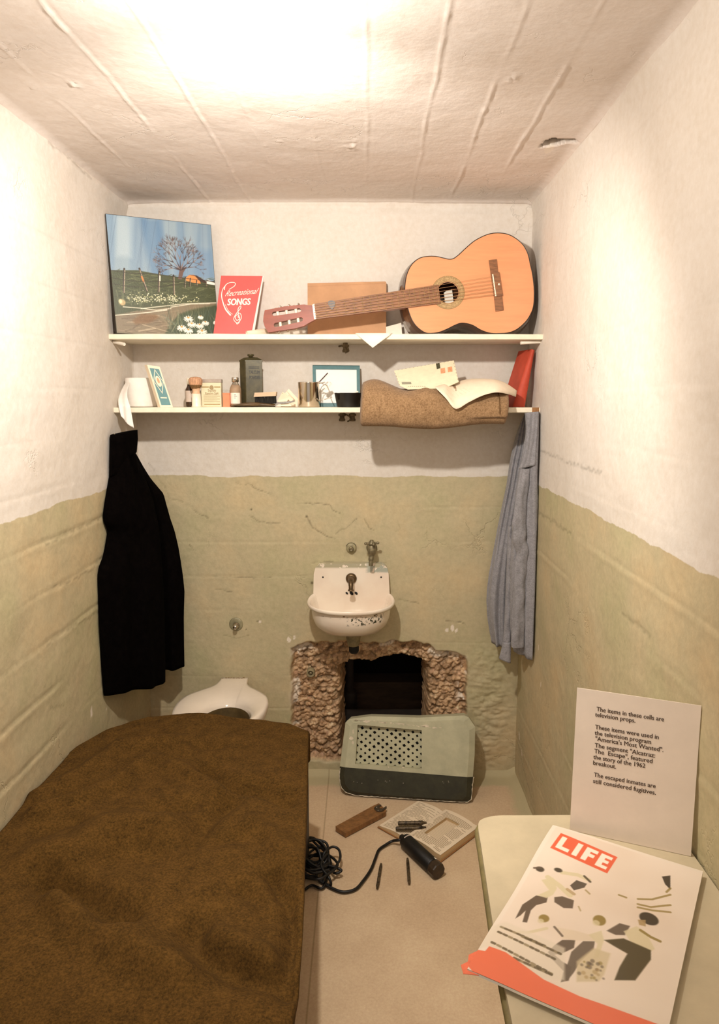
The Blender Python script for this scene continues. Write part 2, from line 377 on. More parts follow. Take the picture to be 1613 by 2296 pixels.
Y = -relief*(1-rec)-cov+lvl+tun*(1-0)
Y = np.where(X < XL-.005, .0, Y)
mask = np.zeros(X.shape+(3,))
edge = np.exp(-((so+.012)/.014)**2)*((fbm(X*16, Z*16, 44) > .52) & (Z > .2))*((X > .03) | (X < -.2)) 
mask[..., 0] = np.clip(rec*1.3, 0, 1); mask[..., 1] = np.clip(edge*1.2, 0, .85)
for (px, py, r) in [(1003, 1413, .006), (1015, 1409, .008), (1024, 1414, .005), (648, 1434, .007), (660, 1430, .005), (583, 1393, .004), (668, 1462, .010)]:
    c = aty(px, py, 0); mask[..., 1] = np.maximum(mask[..., 1], (np.hypot(X-c[0], (Z-c[2])*.7)+(vn(X*200, Z*200, 3)-.5)*.006 < r)*.95)
for (px, py, r) in [(564, 1142, .0045), (688, 1158, .005), (578, 1393, .0035), (553, 1410, .003), (700, 1307, .006)]:
    c = aty(px, py, 0); mask[..., 2] = np.maximum(mask[..., 2], np.clip(1.3-np.hypot(X-c[0], Z-c[2])/r, 0, .9))
mask[..., 2] = np.maximum(mask[..., 2], cr*.5*(1-rec))
mask[..., 2] = np.maximum(mask[..., 2], rec*np.clip((np.maximum(d1, .8*e1+.1)-.55)*3, 0, .45))  # broken concrete coloured darker in the crevices between its stones
stain = np.clip(fbm(X*3, Z*3, 70)-.55, 0, 1)*.5
mask[..., 2] = np.maximum(mask[..., 2], stain*(Z < 1.2)*.4)
P = np.stack([X, Y, Z], -1)
o = big_grid('wall_back', P, M_back, mask, drop=(Y > .19)); tag(o, kind='structure')

# ---- side walls
def side_wall(name, x0, sgn, seed, chips, cracks, grooves):
    ys = np.arange(YF, .012, .0066); zs = np.arange(-.02, ZC+.03, .0062); Yg, Zg = np.meshgrid(ys, zs)
    r = (fbm(Yg*2, Zg*2, seed)-.5)*.016+(fbm(Yg*8, Zg*9, seed+3)-.5)*.006
    mk = np.zeros(Yg.shape+(3,)); 
    for k in range(16):
        zb = .72+.1375*(k-5); m_ = np.clip((fbm(Yg*1.7+k*9, Zg*0+k, seed+50+k)-.42)*5, 0, 1)*(.35 if zb > 1.22 else 1)
        dz = Zg-zb+(fbm(Yg*7, Zg*0+k, seed+9)-.5)*.008; r = r+m_*(np.exp(-(dz/.0055)**2)*-.003*grooves+np.exp(-((dz+.014)/.009)**2)*.0012)
        mk[..., 2] = np.maximum(mk[..., 2], m_*np.exp(-(dz/.003)**2)*.28*grooves)
    for p in cracks:
        q = [tuple(atx(a, b, x0)[[1, 2]]) for a, b in p]; d = seg_dist(Yg+(vn(Yg*60, Zg*60, 4)-.5)*.008, Zg+(vn(Yg*60, Zg*60, 6)-.5)*.012, q)
        c = np.clip(1-d/.006, 0, 1); r = r-c*.0007; mk[..., 2] = np.maximum(mk[..., 2], c*.35)
    for a, b, rr in chips:
        c = atx(a, b, x0); mk[..., 1] = np.maximum(mk[..., 1], (np.hypot((Yg-c[1])*1.4, (Zg-c[2])*.6)+(vn(Yg*150, Zg*150, 3)-.5)*.006 < rr)*.95)
    r = r+np.clip(1-abs(Zg-2.2)/.03, 0, 1)*.008
    r = r*np.clip((-Yg)/.01, 0, 1)+.0
    P = np.stack([x0-sgn*0+sgn*r, Yg, Zg], -1); o = big_grid(name, P, M_side, mk, flip=(sgn < 0)); tag(o, kind='structure')
side_wall('wall_left', XL, 1, 11, [(202, 1598, .010), (238, 1590, .004)], [[(102, 1221), (140, 1200), (190, 1176), (226, 1160)], [(118, 1315), (160, 1300), (200, 1278), (232, 1250)], [(102, 1450), (140, 1415), (200, 1385), (222, 1368)], [(110, 1590), (140, 1580)], [(105, 320), (140, 345), (200, 400)]], .8)
side_wall('wall_right', XR, -1, 31, [(1206, 1452, .008), (1166, 1650, .012), (1170, 1690, .008), (1210, 1535, .003)], [[(1210, 1148), (1240, 1168), (1280, 1196)], [(1395, 1375), (1430, 1400), (1460, 1425)], [(1212, 1010), (1260, 1030), (1300, 1045), (1350, 1060)], [(1158, 1640), (1165, 1680), (1172, 1720), (1190, 1790)]], .35)

# ---- ceiling with its board-formed ridges
xs = np.arange(XL-.03, XR+.04, .0045); ys = np.arange(YF, .03, .0075); Xg, Yg = np.meshgrid(xs, ys)
r = (fbm(Xg*2.2, Yg*2.2, 5)-.5)*.012+(fbm(Xg*10, Yg*9, 6)-.5)*.0035
bp = [(-.752, .5), (-.59, 1.0), (-.44, .7), (-.311, .3), (-.017, .45), (.139, .8), (.28, .85), (.416, 1.0), (-.16, .25)]
for k, (xb, am) in enumerate(bp):
    dx = Xg-xb+(fbm(Yg*4, Xg*0+k, 40+k)-.5)*.018; m_ = np.clip((fbm(Yg*3.5+k*5, Xg*0, 70+k)-.25)*3, .1, 1)*(.5+vn(Yg*45, Xg*0+k, 7))
    r = r-m_*am*np.exp(-(dx/.0042)**2)*.0036
    r = r+m_*am*np.exp(-((dx-.009)/.006)**2)*.001
sp = np.clip(vn(Xg*60, Yg*60, 91)-.9, 0, 1)*10*np.clip(fbm(Xg*5, Yg*5, 93)-.45, 0, 1)*3; r = r-sp*.003
for a, b, s_ in [(790, 325, .018), (1150, 175, .012), (165, 190, .01)]:
    c = atz(a, b, ZC); r = r-np.exp(-(np.hypot(Xg-c[0], (Yg-c[1])*.5)/s_)**2)*.005*(vn(Xg*120, Yg*90, 5) > .45)
hc = [tuple(atz(a, b, ZC)[:2]) for a, b in [(1212, 332), (1222, 318), (1240, 312), (1262, 314), (1288, 313), (1296, 318), (1286, 322), (1268, 322), (1250, 328), (1232, 330)]]
sh = sdf(Xg, Yg, hc)+(vn(Xg*90, Yg*90, 3)-.5)*.006; hm = np.clip(-sh/.003, 0, 1); r = r+hm*(.018+.01*fbm(Xg*60, Yg*60, 4))
mk = np.zeros(Xg.shape+(3,)); mk[..., 2] = hm*1.0
c = atz(1232, 336, ZC); mk[..., 1] = (np.hypot(Xg-c[0], (Yg-c[1])*.4) < .012)*.6
cz = np.clip(1-np.minimum(abs(Xg-XL), abs(Xg-XR))/.03, 0, 1)**2*.012+np.clip(1-abs(Yg)/.03, 0, 1)**2*.010
P = np.stack([Xg, Yg, ZC+r-cz], -1); o = big_grid('ceiling', P, M_ceil, mk); tag(o, kind='structure')

# ---- floor
m, nt, b = base('worn_concrete_floor')
geo = N(nt, 'ShaderNodeNewGeometry'); pos = geo.outputs['Position']; sep = N(nt, 'ShaderNodeSeparateXYZ'); nt.links.new(pos, sep.inputs[0])
n1 = noise_n(nt, 4, 6, .6, pos); n2 = noise_n(nt, 140, 4, .7, pos)
fc = ramp(nt, n1.outputs['Fac'], [(.3, lin('#c4a888')), (.55, lin('#d0b594')), (.75, lin('#d9c09e'))])
fc = mix(nt, .3, fc, mix(nt, 1.0, fc, n2.outputs['Fac'], 'OVERLAY'))
g1 = math_(nt, 'ADD', sep.outputs['Y'], math_(nt, 'MULTIPLY', n1.outputs['Fac'], .10))   # green paint carried a hand's breadth onto the floor along the walls
gb = math_(nt, 'MULTIPLY', math_(nt, 'ADD', g1, .055), 45, True)
gr_ = math_(nt, 'MULTIPLY', math_(nt, 'SUBTRACT', math_(nt, 'ADD', sep.outputs['X'], math_(nt, 'MULTIPLY', n1.outputs['Fac'], .12)), .575), 30, True)
gm = math_(nt, 'MULTIPLY', math_(nt, 'MAXIMUM', gb, gr_), .8)
fc = mix(nt, gm, fc, lin('#b3a984')+(1,))
ln = math_(nt, 'ABSOLUTE', math_(nt, 'SUBTRACT', math_(nt, 'SUBTRACT', sep.outputs['X'], math_(nt, 'MULTIPLY', sep.outputs['Y'], -.012)), -.178), 0)
fc = mix(nt, math_(nt, 'MULTIPLY', math_(nt, 'SUBTRACT', 1, math_(nt, 'MULTIPLY', ln, 260), True), .5), fc, lin('#7b6540')+(1,))
nt.links.new(fc, b.inputs['Base Color']); b.inputs['Roughness'].default_value = .7; b.inputs['Specular IOR Level'].default_value = .25
bu = N(nt, 'ShaderNodeBump'); bu.inputs['Strength'].default_value = .4; bu.inputs['Distance'].default_value = .004; nt.links.new(mix(nt, .5, n1.outputs['Fac'], n2.outputs['Fac']), bu.inputs['Height']); nt.links.new(bu.outputs[0], b.inputs['Normal'])
xs = np.arange(XL-.03, XR+.04, .012); ys = np.arange(YF-.02, .07, .012); Xg, Yg = np.meshgrid(xs, ys)
Zf = (fbm(Xg*3, Yg*3, 5)-.5)*.004+np.clip((Xg-.545)/.03, 0, 1)**2*.014+np.clip((Yg+.03)/.03, 0, 1)**2*.02-.002
o = big_grid('floor', np.stack([Xg, Yg, Zf], -1), m); tag(o, kind='structure')

# ---- the dark service corridor behind the hole
M_dark = mat('unlit_concrete', '#1f150c', .9, var=.3, vs_=14, bump=.4, bs=30)  # near-black colour carries the darkness of the unlit corridor
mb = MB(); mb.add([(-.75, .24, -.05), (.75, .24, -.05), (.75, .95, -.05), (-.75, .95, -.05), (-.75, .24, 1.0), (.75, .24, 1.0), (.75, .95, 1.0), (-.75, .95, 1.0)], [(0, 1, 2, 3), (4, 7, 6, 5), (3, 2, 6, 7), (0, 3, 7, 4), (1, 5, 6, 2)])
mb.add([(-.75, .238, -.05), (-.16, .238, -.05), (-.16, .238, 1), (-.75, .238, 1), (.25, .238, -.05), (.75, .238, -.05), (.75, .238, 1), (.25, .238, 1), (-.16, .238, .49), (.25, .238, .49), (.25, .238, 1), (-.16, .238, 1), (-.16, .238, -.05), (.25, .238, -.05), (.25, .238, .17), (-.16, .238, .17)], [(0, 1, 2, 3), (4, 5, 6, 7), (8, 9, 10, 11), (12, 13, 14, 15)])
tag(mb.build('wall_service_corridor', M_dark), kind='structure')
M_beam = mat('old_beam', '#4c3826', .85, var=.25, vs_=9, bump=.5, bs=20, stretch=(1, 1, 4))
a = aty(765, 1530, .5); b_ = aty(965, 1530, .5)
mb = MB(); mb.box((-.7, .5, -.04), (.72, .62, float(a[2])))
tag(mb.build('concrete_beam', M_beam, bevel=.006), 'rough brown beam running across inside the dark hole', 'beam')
M_pipe = mat('rusty_pipe', '#2c2118', .7, var=.3, vs_=30, bump=.3, metal=.2)
c1 = aty(783, 1500, .33); c2 = aty(783, 1600, .33)
t = thing('vertical_pipe', 'dark vertical pipe with collar just inside left of the hole', 'pipe', (c1[0], .33, 0))
MB().tube([(c1[0], .33, -.04), (c1[0], .33, .95)], .021, 16).build('pipe', M_pipe, t)
zc = float(aty(785, 1570, .33)[2])
MB().lathe([(.02, -.05), (.036, -.045), (.036, .035), (.03, .045), (.02, .05)], (c1[0], .33, zc), seg=18).build('collar', M_pipe, t)

# ================================================================== LAMP ON THE CEILING (just above the picture)
M_porc = mat('white_porcelain', '#efe6d8', .25, var=.04, bump=.02, coat=.3)
t = thing('ceiling_lamp', 'bare bulb in a white porcelain holder on the ceiling', 'lamp', (LAMP_POS[0], LAMP_POS[1], 2.21))
MB().lathe([(.0, 0), (.055, 0), (.055, -.012), (.034, -.03), (.026, -.05), (.02, -.05)], (LAMP_POS[0], LAMP_POS[1], 2.212)).build('lamp_holder', M_porc, t)
mg, ng, bg = base('lit_bulb'); bg.inputs['Emission Color'].default_value = (1, .86, .68, 1); bg.inputs['Emission Strength'].default_value = 9; nb = noise_n(ng, 5)
bulb = MB().lathe([(.0, .038), (.012, .034), (.013, .022), (.024, .004), (.028, -.010), (.024, -.025), (.012, -.036), (0, -.038)], (LAMP_POS[0], LAMP_POS[1], LAMP_POS[2]+.02), seg=24).build('bulb', mg, t)
bulb.visible_shadow = True
lo = bpy.data.objects.new('bulb_light', ld); COL.objects.link(lo); lo.location = (LAMP_POS[0], LAMP_POS[1], LAMP_POS[2]-.06)

# ================================================================== SHELVES
SH1, SH2 = 1.733, 1.486       # top faces
SY = -.232
M_shelf = mat('cream_painted_wood', '#efe4cc', .5, var=.06, vs_=25, bump=.25, bs=60)
M_wood_end = mat('bare_wood_end', '#9a6b40', .7, var=.2, vs_=60, bump=.2)
M_rust = mat('rusty_iron', '#76654b', .7, var=.35, vs_=60, bump=.5, bs=120, metal=.3)
def shelf(z, th, lab, endmark):
    t = thing('wall_shelf', lab, 'shelf', ((XL+XR)/2, -.12, z-th))
    nu = 120
    mb = MB()
    def prof(u, k):
        x = XL-.002+(XR-XL+.004)*u; wv = .0012*math.sin(x*9)+.0008*math.sin(x*31); yf = SY-(.008 if x < -.4 else 0)*min(1, (-.4-x)/.4 if x < -.4 else 0)+.001*math.sin(x*17)
        return [(x, 0.012, z+wv*.4), (x, yf+.002, z+wv*.5), (x, yf, z-.002+wv*.5), (x, yf, z-th+.002), (x, yf+.002, z-th), (x, 0.012, z-th)][k]
    mb.grid(lambda u, v: prof(u, int(round(v*5))), nu, 5, smooth=False)
    mb.add([prof(0, k) for k in range(6)], [tuple(range(6))]); mb.add([prof(1, k) for k in range(6)], [tuple(range(6))[::-1]])
    mb.build('board', M_shelf, t)
    return t
s1 = shelf(SH1, .0185, 'upper cream wooden shelf holding the guitar and the painting', 0)
s2 = shelf(SH2, .0185, 'lower cream wooden shelf holding toiletries and a rolled blanket', 1)
MB().box((XR-.030, SY-.0012, SH2-.0182), (XR-.006, SY+.003, SH2-.0005)).build('bare_end_patch', M_wood_end, s2, bevel=.0006)['label'] = 'bare brown wood patch'
M_peg = mat('white_peg', '#f0e6d6', .5, var=.05)
def peg(a, b, y0, y1, lab):
    p0 = aty(a[0], a[1], y0); p1 = aty(b[0], b[1], y1)
    tag(MB().tube([p0, p0*.5+p1*.5, p1], .0058, 10).build('shelf_peg', M_peg), lab, 'peg')
peg((1168, 769), (1216, 766), -.21, -.20, 'white peg under the right end of the upper shelf')
peg((253, 766), (279, 772), -.20, -.23, 'white peg under the left end of the upper shelf')
def bracket(px, z, lab, two):
    x = float(aty(px, 770, -.1)[0]); t = thing('shelf_bracket', lab, 'bracket', (x, -.06, z-.05))
    mb = MB()
    for dx in ((-.016, .022) if two else (0.004,)):
        mb.lathe([(.0, -.034), (.011, -.033), (.012, -.026), (.009, -.022), (.0085, -.0)], (x+dx, -.085, z), seg=8)
        mb.lathe([(.0135, -.014), (.0135, -.006)], (x+dx, -.085, z), seg=6, smooth=False)
    mb.build('bolt', M_rust, t)
    MB().tube([(x-.022, -.01, z-.006), (x-.01, -.04, z-.006), (x+.0, -.07, z-.01), (x+.012, -.095, z-.016), (x+.016, -.09, z-.028), (x+.004, -.08, z-.034)], .0035 if not two else .003, 8).build('hook', M_rust, t)
bracket(772, SH1-.019, 'small rusty hook bolt under the middle of the upper shelf', 0)
bracket(776, SH2-.019, 'pair of rusty bolts under the middle of the lower shelf', 1)

# ================================================================== PAINTING
M_paint = mat('oil_paint', '#ffffff', .45, attr=True, var=.0, bump=.25, bs=260, spec=.4)
M_canvas_side = mat('dark_canvas_edge', '#3b3226', .8, var=.2)
TL, TR, BL, BR = aty(236, 479, -.235), aty(473, 504, -.045), aty(261, 748, -.238), aty(491, 748, -.075)
for p_ in (BL, BR): p_[2] = SH1+.001
nP = nrm(np.cross(TR-TL, BL-TL)); nP = nP*(-1 if nP[1] > 0 else 1)        # towards the viewer
t = thing('landscape_painting', 'unframed painting of a bare tree, fence and daisies, leaning on the upper shelf', 'painting', (BL+BR)/2)
MB().prism([TL, TR, BR, BL], -nP*.027, 0).build('canvas', M_canvas_side, t, bevel=.004)
rnd = random.Random(3)
cv = Canvas(300, 320, 242, 262, (126, 150, 170))
for k in range(26):                                             # sky: long vertical washes
    x = rnd.uniform(0, 242); cv.poly([(x, 0), (x+rnd.uniform(8, 30), 0), (x+rnd.uniform(0, 25), 130), (x-rnd.uniform(5, 20), 130)], rnd.choice(['#a9b6bb', '#8ea1ad', '#b5bcb6', '#6d87a0', '#7f95a8', '#9fadb6']), .35, 8)
cv.poly([(75, 0), (120, 0), (135, 130), (88, 130)], '#587b9f', .6, 14); cv.poly([(20, 0), (60, 0), (48, 90), (15, 90)], '#c0ccd0', .45, 14); cv.poly([(150, 60), (242, 60), (242, 130), (140, 130)], '#6384a8', .5, 20)
for k in range(12):
    x = rnd.uniform(10, 230); cv.line([(x, 0), (x-rnd.uniform(-6, 50), 125)], .9, '#5a6b80', .35)
cv.poly([(0, 122), (60, 118), (110, 124), (242, 131), (242, 262), (0, 262)], '#454a2e', 1)
for k in range(260):
    x, y = rnd.uniform(0, 242), rnd.uniform(124, 195); L = rnd.uniform(6, 24); a_ = rnd.uniform(-.5, .3); cv.line([(x, y), (x+L*math.cos(a_), y+L*math.sin(a_))], rnd.uniform(.8, 2), rnd.choice(['#3a4126', '#5d6340', '#6f7450', '#454a2b', '#2e341f', '#7c7f58']), .6)
cv.poly([(170, 128), (180, 120), (192, 119), (204, 130), (207, 139), (185, 137), (172, 134)], '#d98a4c'); cv.poly([(180, 120), (198, 120), (216, 130), (224, 138), (206, 134), (194, 122)], '#3f2a22'); cv.poly([(218, 131), (226, 128), (242, 134), (242, 140), (222, 138)], '#e9e3d8'); cv.line([(222, 130), (241, 133)], 2, '#3f3a38')
# tree
def branch(x, y, a, L, wd, dep):
    x2, y2 = x+L*math.cos(a), y-L*math.sin(a); cv.line([(x, y), (x2, y2)], wd, rnd.choice(['#4a3b3a', '#6c5750', '#3c2f30', '#8a736a']), .95, True)
    if dep:
        for s_ in (-1, 1, 0): 
            if s_ or rnd.random() < .5: branch(x2, y2, a+s_*rnd.uniform(.2, .55)+(.12 if a < 1.5 else -.12)*0, L*rnd.uniform(.62, .86), max(.9, wd*.62), dep-1)
cv.poly([(152, 131), (157, 112), (153, 105), (164, 106), (176, 101), (166, 116), (161, 132)], '#6a5149')
for a_ in (.35, .75, 1.15, 1.55, 1.95, 2.35, 2.75, 3.0): branch(160, 110, a_, 19+6*math.sin(a_), 3.6, 4)
# fence
for (x, y0, y1, dx) in [(30, 117, 170, -6), (64, 114, 163, 13), (109, 118, 163, -5), (142, 124, 168, -2), (170, 126, 150, -3), (182, 128, 146, -3), (197, 132, 144, -1), (220, 133, 143, 0)]:
    cv.line([(x, y0), (x+dx, y1)], 4.4 if x < 150 else 2.6, '#33281f'); cv.line([(x+1, y0+3), (x+dx+1, y1)], 2.2 if x < 150 else 1.3, '#b9a98f', .8)
cv.line([(68, 132), (71, 142)], 4, '#c98148'); cv.line([(110, 128), (109, 138)], 3, '#e6dccb')
for y0, y1 in ((122, 128), (139, 137), (152, 142)): cv.line([(0, y0), (40, y0+4), (100, y0+1), (160, y1), (242, y1+4)], 1.1, '#2d2418', .9)
for k in range(240):
    x = rnd.gauss(95, 50); y = 182-(x-40)*.05+rnd.gauss(0, 5)
    if 30 < x < 200: cv.blob(x, y, rnd.uniform(.7, 1.7), rnd.uniform(.7, 1.3), rnd.choice(['#e8e2bd', '#d8d29f', '#f0ead2']), .9)
cv.blob(19, 192, 7, 7, '#c9a878', .9, 3); cv.blob(15, 190, 4, 5, '#e3cfa6', .9, 2)
cv.poly([(0, 222), (60, 208), (130, 196), (175, 186), (242, 181), (242, 186), (180, 200), (150, 212), (125, 235), (110, 262), (0, 262)], '#7f6f58', .95, 5)
for k in range(70):
    x = rnd.uniform(0, 120); y = rnd.uniform(212, 258); cv.line([(x, y), (x+rnd.uniform(10, 45), y+rnd.uniform(-10, 5))], rnd.uniform(1, 3), rnd.choice(['#a29077', '#6b5c47', '#8e7c63', '#5c4b38', '#94836e']), .5)
cv.poly([(38, 232), (60, 215), (92, 216), (100, 222), (76, 236), (44, 240)], '#74522f', .75, 6)
for p_ in ([(20, 202), (60, 203), (95, 206), (130, 200)], [(60, 204), (110, 196), (160, 188), (242, 181)], [(0, 222), (40, 217), (75, 212), (120, 204)], [(130, 197), (180, 187), (225, 184)]): cv.line(p_, 2, '#e6ddc8', .85)
for p_ in ([(60, 240), (110, 252), (150, 262)], [(50, 255), (90, 248)]): cv.line(p_, 1.6, '#c7b699', .6)
cv.poly([(150, 215), (242, 190), (242, 262), (112, 262)], '#3f4a35', .85, 12)
for k in range(120):
    x, y = rnd.uniform(115, 242), rnd.uniform(225, 262); cv.line([(x, y), (x+rnd.uniform(-28, 22), y-rnd.uniform(15, 55))], rnd.uniform(.7, 1.8), rnd.choice(['#6f7f6a', '#2b3325', '#8a8f6e', '#566a62', '#3a452f', '#a09a78']), .6, True)
for k in range(30):
    x = rnd.uniform(8, 150); cv.line([(x, rnd.uniform(185, 212)), (x+rnd.uniform(-4, 4), rnd.uniform(150, 182))], .8, '#8c9270', .5)
for (x, y, s_) in [(170, 221, 11), (177, 234, 10), (152, 243, 11), (168, 249, 10), (196, 236, 9), (201, 250, 12), (200, 216, 6), (211, 229, 8), (238, 227, 7)]:
    for k in range(12):
        a_ = k/12*6.283+rnd.uniform(-.1, .1); cv.line([(x, y), (x+s_*math.cos(a_), y+s_*.62*math.sin(a_)+1.5)], 2.3, '#efe9dc', .97)
    cv.blob(x, y-2, s_*.28, s_*.2, '#c79a57')
def fP(U, V):
    b_ = bilerp(TL, TR, BL, BR)(.004+U*.992, .004+V*.992); return b_+nP*.0012
painted('picture', cv, fP, M_paint, t)

# ================================================================== SONG BOOK
M_red = mat('red_card', '#d2524c', .5, var=.04, bump=.05)
M_page = mat('pale_paper', '#f1e7d6', .7, var=.03, bump=.06, bs=60)
M_white_ink = mat('white_ink', '#f6e7d8', .6, var=.02, bump=0)
TL, TR, BL, BR = aty(496, 618, -.10), aty(589, 619, -.085), aty(478, 748, -.15), aty(563, 748, -.135)
BL[2] = BR[2] = SH1
t = thing('song_book', 'red song booklet with white script title standing beside the painting', 'book', (BL+BR)/2)
nS = nrm(np.cross(TR-TL, BL-TL)); nS = nS*(-1 if nS[1] > 0 else 1)
bk = np.array([.012, .010, 0])
mb = MB(); mb.prism([TL-nS*.001, TR-nS*.001+np.array([.004, 0, 0]), BR-nS*.001+np.array([.009, 0, 0]), BL-nS*.001], -nS*.007); mb.build('pages', M_page, t)
mb = MB(); mb.prism([TL, TR, BR, BL], -nS*.0009); mb.prism([TL-nS*.009, TR-nS*.009+np.array([.004, 0, 0]), BR-nS*.009+np.array([.006, 0, 0]), BL-nS*.009], -nS*.0009); mb.build('cover', M_red, t)
Q = quadP(TL, TR, BL, BR)
uS, vS = nrm(TR-TL), nrm(TL-BL)
mb = MB(); oS = Q(.20, .31)
mb.text('Recreational', Q(.15, .345), uS+vS*.10, vS+uS*.20, .030, shear=.35, width=.112, lift=.0008)
mb.text('SONGS', Q(.25, .49), uS+vS*.03, vS, .0335, bold=.0012, width=.078, lift=.0008)
def ribbon(pts, wd, lift=.0008, Q=Q, n_=nS, MBx=None):
    P = [Q(*p)+n_*lift for p in catmull(pts, 8)]; P = [np.array(p) for p in P]; vs_ = []; 
    for i, p in enumerate(P):
        t_ = nrm(P[min(i+1, len(P)-1)]-P[max(i-1, 0)]); s_ = np.cross(t_, n_); w_ = wd if not callable(wd) else wd(i/(len(P)-1)); vs_ += [p+s_*w_/2, p-s_*w_/2]
    MBx.add(vs_, [(2*i, 2*i+1, 2*i+3, 2*i+2) for i in range(len(P)-1)])
ribbon([(.12, .19), (.13, .24), (.14, .16), (.24, .115), (.36, .12), (.36, .17), (.24, .23)], .0022, MBx=mb)
ribbon([(.19, .12), (.09, .22), (.08, .34), (.16, .48), (.24, .57), (.38, .66)], lambda q: .0015+.004*q, MBx=mb)
ribbon([(.20, .48), (.30, .58), (.42, .64)], .0014, MBx=mb)
ribbon([(.585, .70), (.57, .66), (.62, .70), (.56, .74), (.50, .68), (.60, .62), (.66, .70), (.58, .78), (.47, .72), (.52, .62), (.60, .54), (.585, .50), (.54, .56), (.60, .68), (.63, .76), (.58, .80), (.55, .775)], .0022, MBx=mb)
mb.build('lettering', M_white_ink, t)

# ================================================================== KRAFT FOLDER
M_kraft = mat('kraft_card', '#c4946c', .75, var=.08, vs_=12, bump=.15, bs=80)
TL, TR, BL, BR = aty(690, 635, -.03), aty(867, 631, -.03), aty(690, 748, -.055), aty(866, 748, -.055); BL[2] = BR[2] = SH1
rc = lambda p, a, b: [tuple(p+a), tuple(p+(a+b)*.3), tuple(p+b)]
pts = [TL, TR+np.array([-.006, 0, 0]), TR+np.array([-.0015, 0, -.002]), TR+np.array([0, 0, -.008]), BR, BL]
t = thing('kraft_envelope', 'plain brown kraft envelope standing behind the guitar neck', 'envelope', (BL+BR)/2)
MB().prism(pts, (0, .012, 0)).build('envelope_body', M_kraft, t, bevel=.002)
f_ = [quadP(TL, TR, BL, BR)(u, v)+np.array([0, -.0008, 0]) for u, v in ((0, .06), (.985, .03), (.985, .0), (0.0, .0))]
MB().prism(f_, (0, .0015, 0)).build('flap', M_kraft, t)
# loose papers on the upper shelf
def paper(name, fn, nu, nv, lab, cat, m=M_page, group=None, parent=None):
    mb = MB(); mb.grid(fn, nu, nv); o = mb.build(name, m, parent)
    s_ = o.modifiers.new('s', 'SOLIDIFY'); s_.thickness = .0008; s_.offset = 0
    if parent is None: tag(o, lab, cat, group)
    return o
p0, p1 = aty(553, 738, -.17), aty(600, 728, -.12); p0[2] = SH1+.0085; p1[2] = SH1+.0165
M_roll = mat('cream_paper', '#ecd9bf', .7, var=.04)
mb = MB(); mb.tube([p0, (p0+p1)/2, p1+(p1-p0)*.45], [.007, .0105, .0145], 20, caps=False); mb.tube([p0+(p1-p0)*.0, (p0+p1)/2, p1+(p1-p0)*.44], [.0045, .008, .012], 20, caps=False)
o = tag(mb.build('paper_scroll', M_roll), 'cream paper rolled into a cone, lying beneath the guitar head', 'paper'); o.modifiers.new('s', 'SOLIDIFY').thickness = .0006
A, Bp, Cp = aty(797, 749, SY-.002), aty(880, 748, SY-.002), aty(836, 780, SY-.010)
A[2] = Bp[2] = SH1+.0012
m4 = (A+Bp)/2
def overh(u, v):
    # a square sheet lying point-forward: back half on the shelf, front corner bent down over the edge
    if v <= .5:
        k = v/.5; c = m4+np.array([0, .075*(1-k), .001]); return c+(Bp-A)/2*(2*u-1)*(k*.98+.02)
    k = (v-.5)/.5; l = A*(1-u)+Bp*u; q = l*(1-k)+Cp*k; q = q+np.array([0, -.004*math.sin(math.pi*k), 0]); return q
paper('folded_letter', overh, 8, 12, 'white folded paper whose corner hangs over the front of the upper shelf', 'paper')
TL, TR = aty(600, 722, -.04), aty(688, 728, -.04)
paper('loose_paper', lambda u, v: np.array([TL[0]*(1-u)+TR[0]*u, -.035-.10*v, SH1+.0025+.03*(1-v)**3]), 4, 10, 'loose white paper lying under the guitar head', 'paper')
TL, TR, BL, BR = aty(866, 733, -.05), aty(900, 724, -.055), aty(866, 748, -.075), aty(903, 748, -.075); BL[2] = BR[2] = SH1+.001
tag(MB().prism([TL, TR, BR, BL], (0, .004, .001)).build('white_card', M_page), 'white card lying between the kraft envelope and the guitar body', 'card')

# ================================================================== GUITAR
M_top = mat('spruce_top', '#e09a6c', .28, var=.05, vs_=7, bump=.03, coat=.35, stretch=(1, 1, 10))
M_side = mat('dark_varnished_wood', '#4a2c1b', .2, var=.2, vs_=12, coat=.5, bump=.02)
M_bind = mat('black_binding', '#2b1c12', .4, var=.1)
M_neck = mat('mahogany', '#8e4128', .4, var=.12, vs_=18, bump=.06, coat=.2, stretch=(1, 1, 5))
M_fret = mat('rosewood', '#8f5f3d', .5, var=.25, vs_=30, bump=.12, stretch=(1, 1, 5))
M_steel = mat('nickel', '#cfc3b2', .25, metal=1, var=.08, bump=.02)
M_ivory = mat('ivory_plastic', '#f0e6d0', .35, var=.03, bump=.0)
M_blackp = mat('black_plastic', '#17130f', .35, var=.2, bump=.05)
g0 = np.array([.2, -.188, SH1]); lean = math.radians(9); GN = np.array([0, -math.cos(lean), -math.sin(lean)*-1])   # outward normal, tipped up
GN = np.array([0, -math.cos(lean), math.sin(lean)])
def G(px, py, h=0): return atplane(px, py, g0, GN)+GN*h
body = [(907.7, 650), (909.3, 628.5), (914, 610), (924, 592), (940, 579), (958.6, 574.6), (977, 574.6), (995.3, 578.5), (1008, 581), (1018, 579), (1030, 570), (1046, 555), (1064, 540), (1085, 528.7), (1103, 523), (1121.5, 522), (1140, 525), (1158, 534.4), (1174, 549), (1184.6, 568.8), (1190, 591.8), (1195, 614.7), (1198.4, 642), (1199, 665), (1197, 688), (1190, 706.5), (1179, 722.5), (1160.5, 738.6), (1142, 746.2), (1124, 748), (1101, 747.5), (1080, 741), (1062, 730.5), (1048, 726), (1034, 725), (1020.6, 729.4), (1002, 738.6), (984, 745.5), (965.5, 747.8), (951.8, 745.5), (935.7, 734), (924, 718), (916, 697), (910.5, 674)]
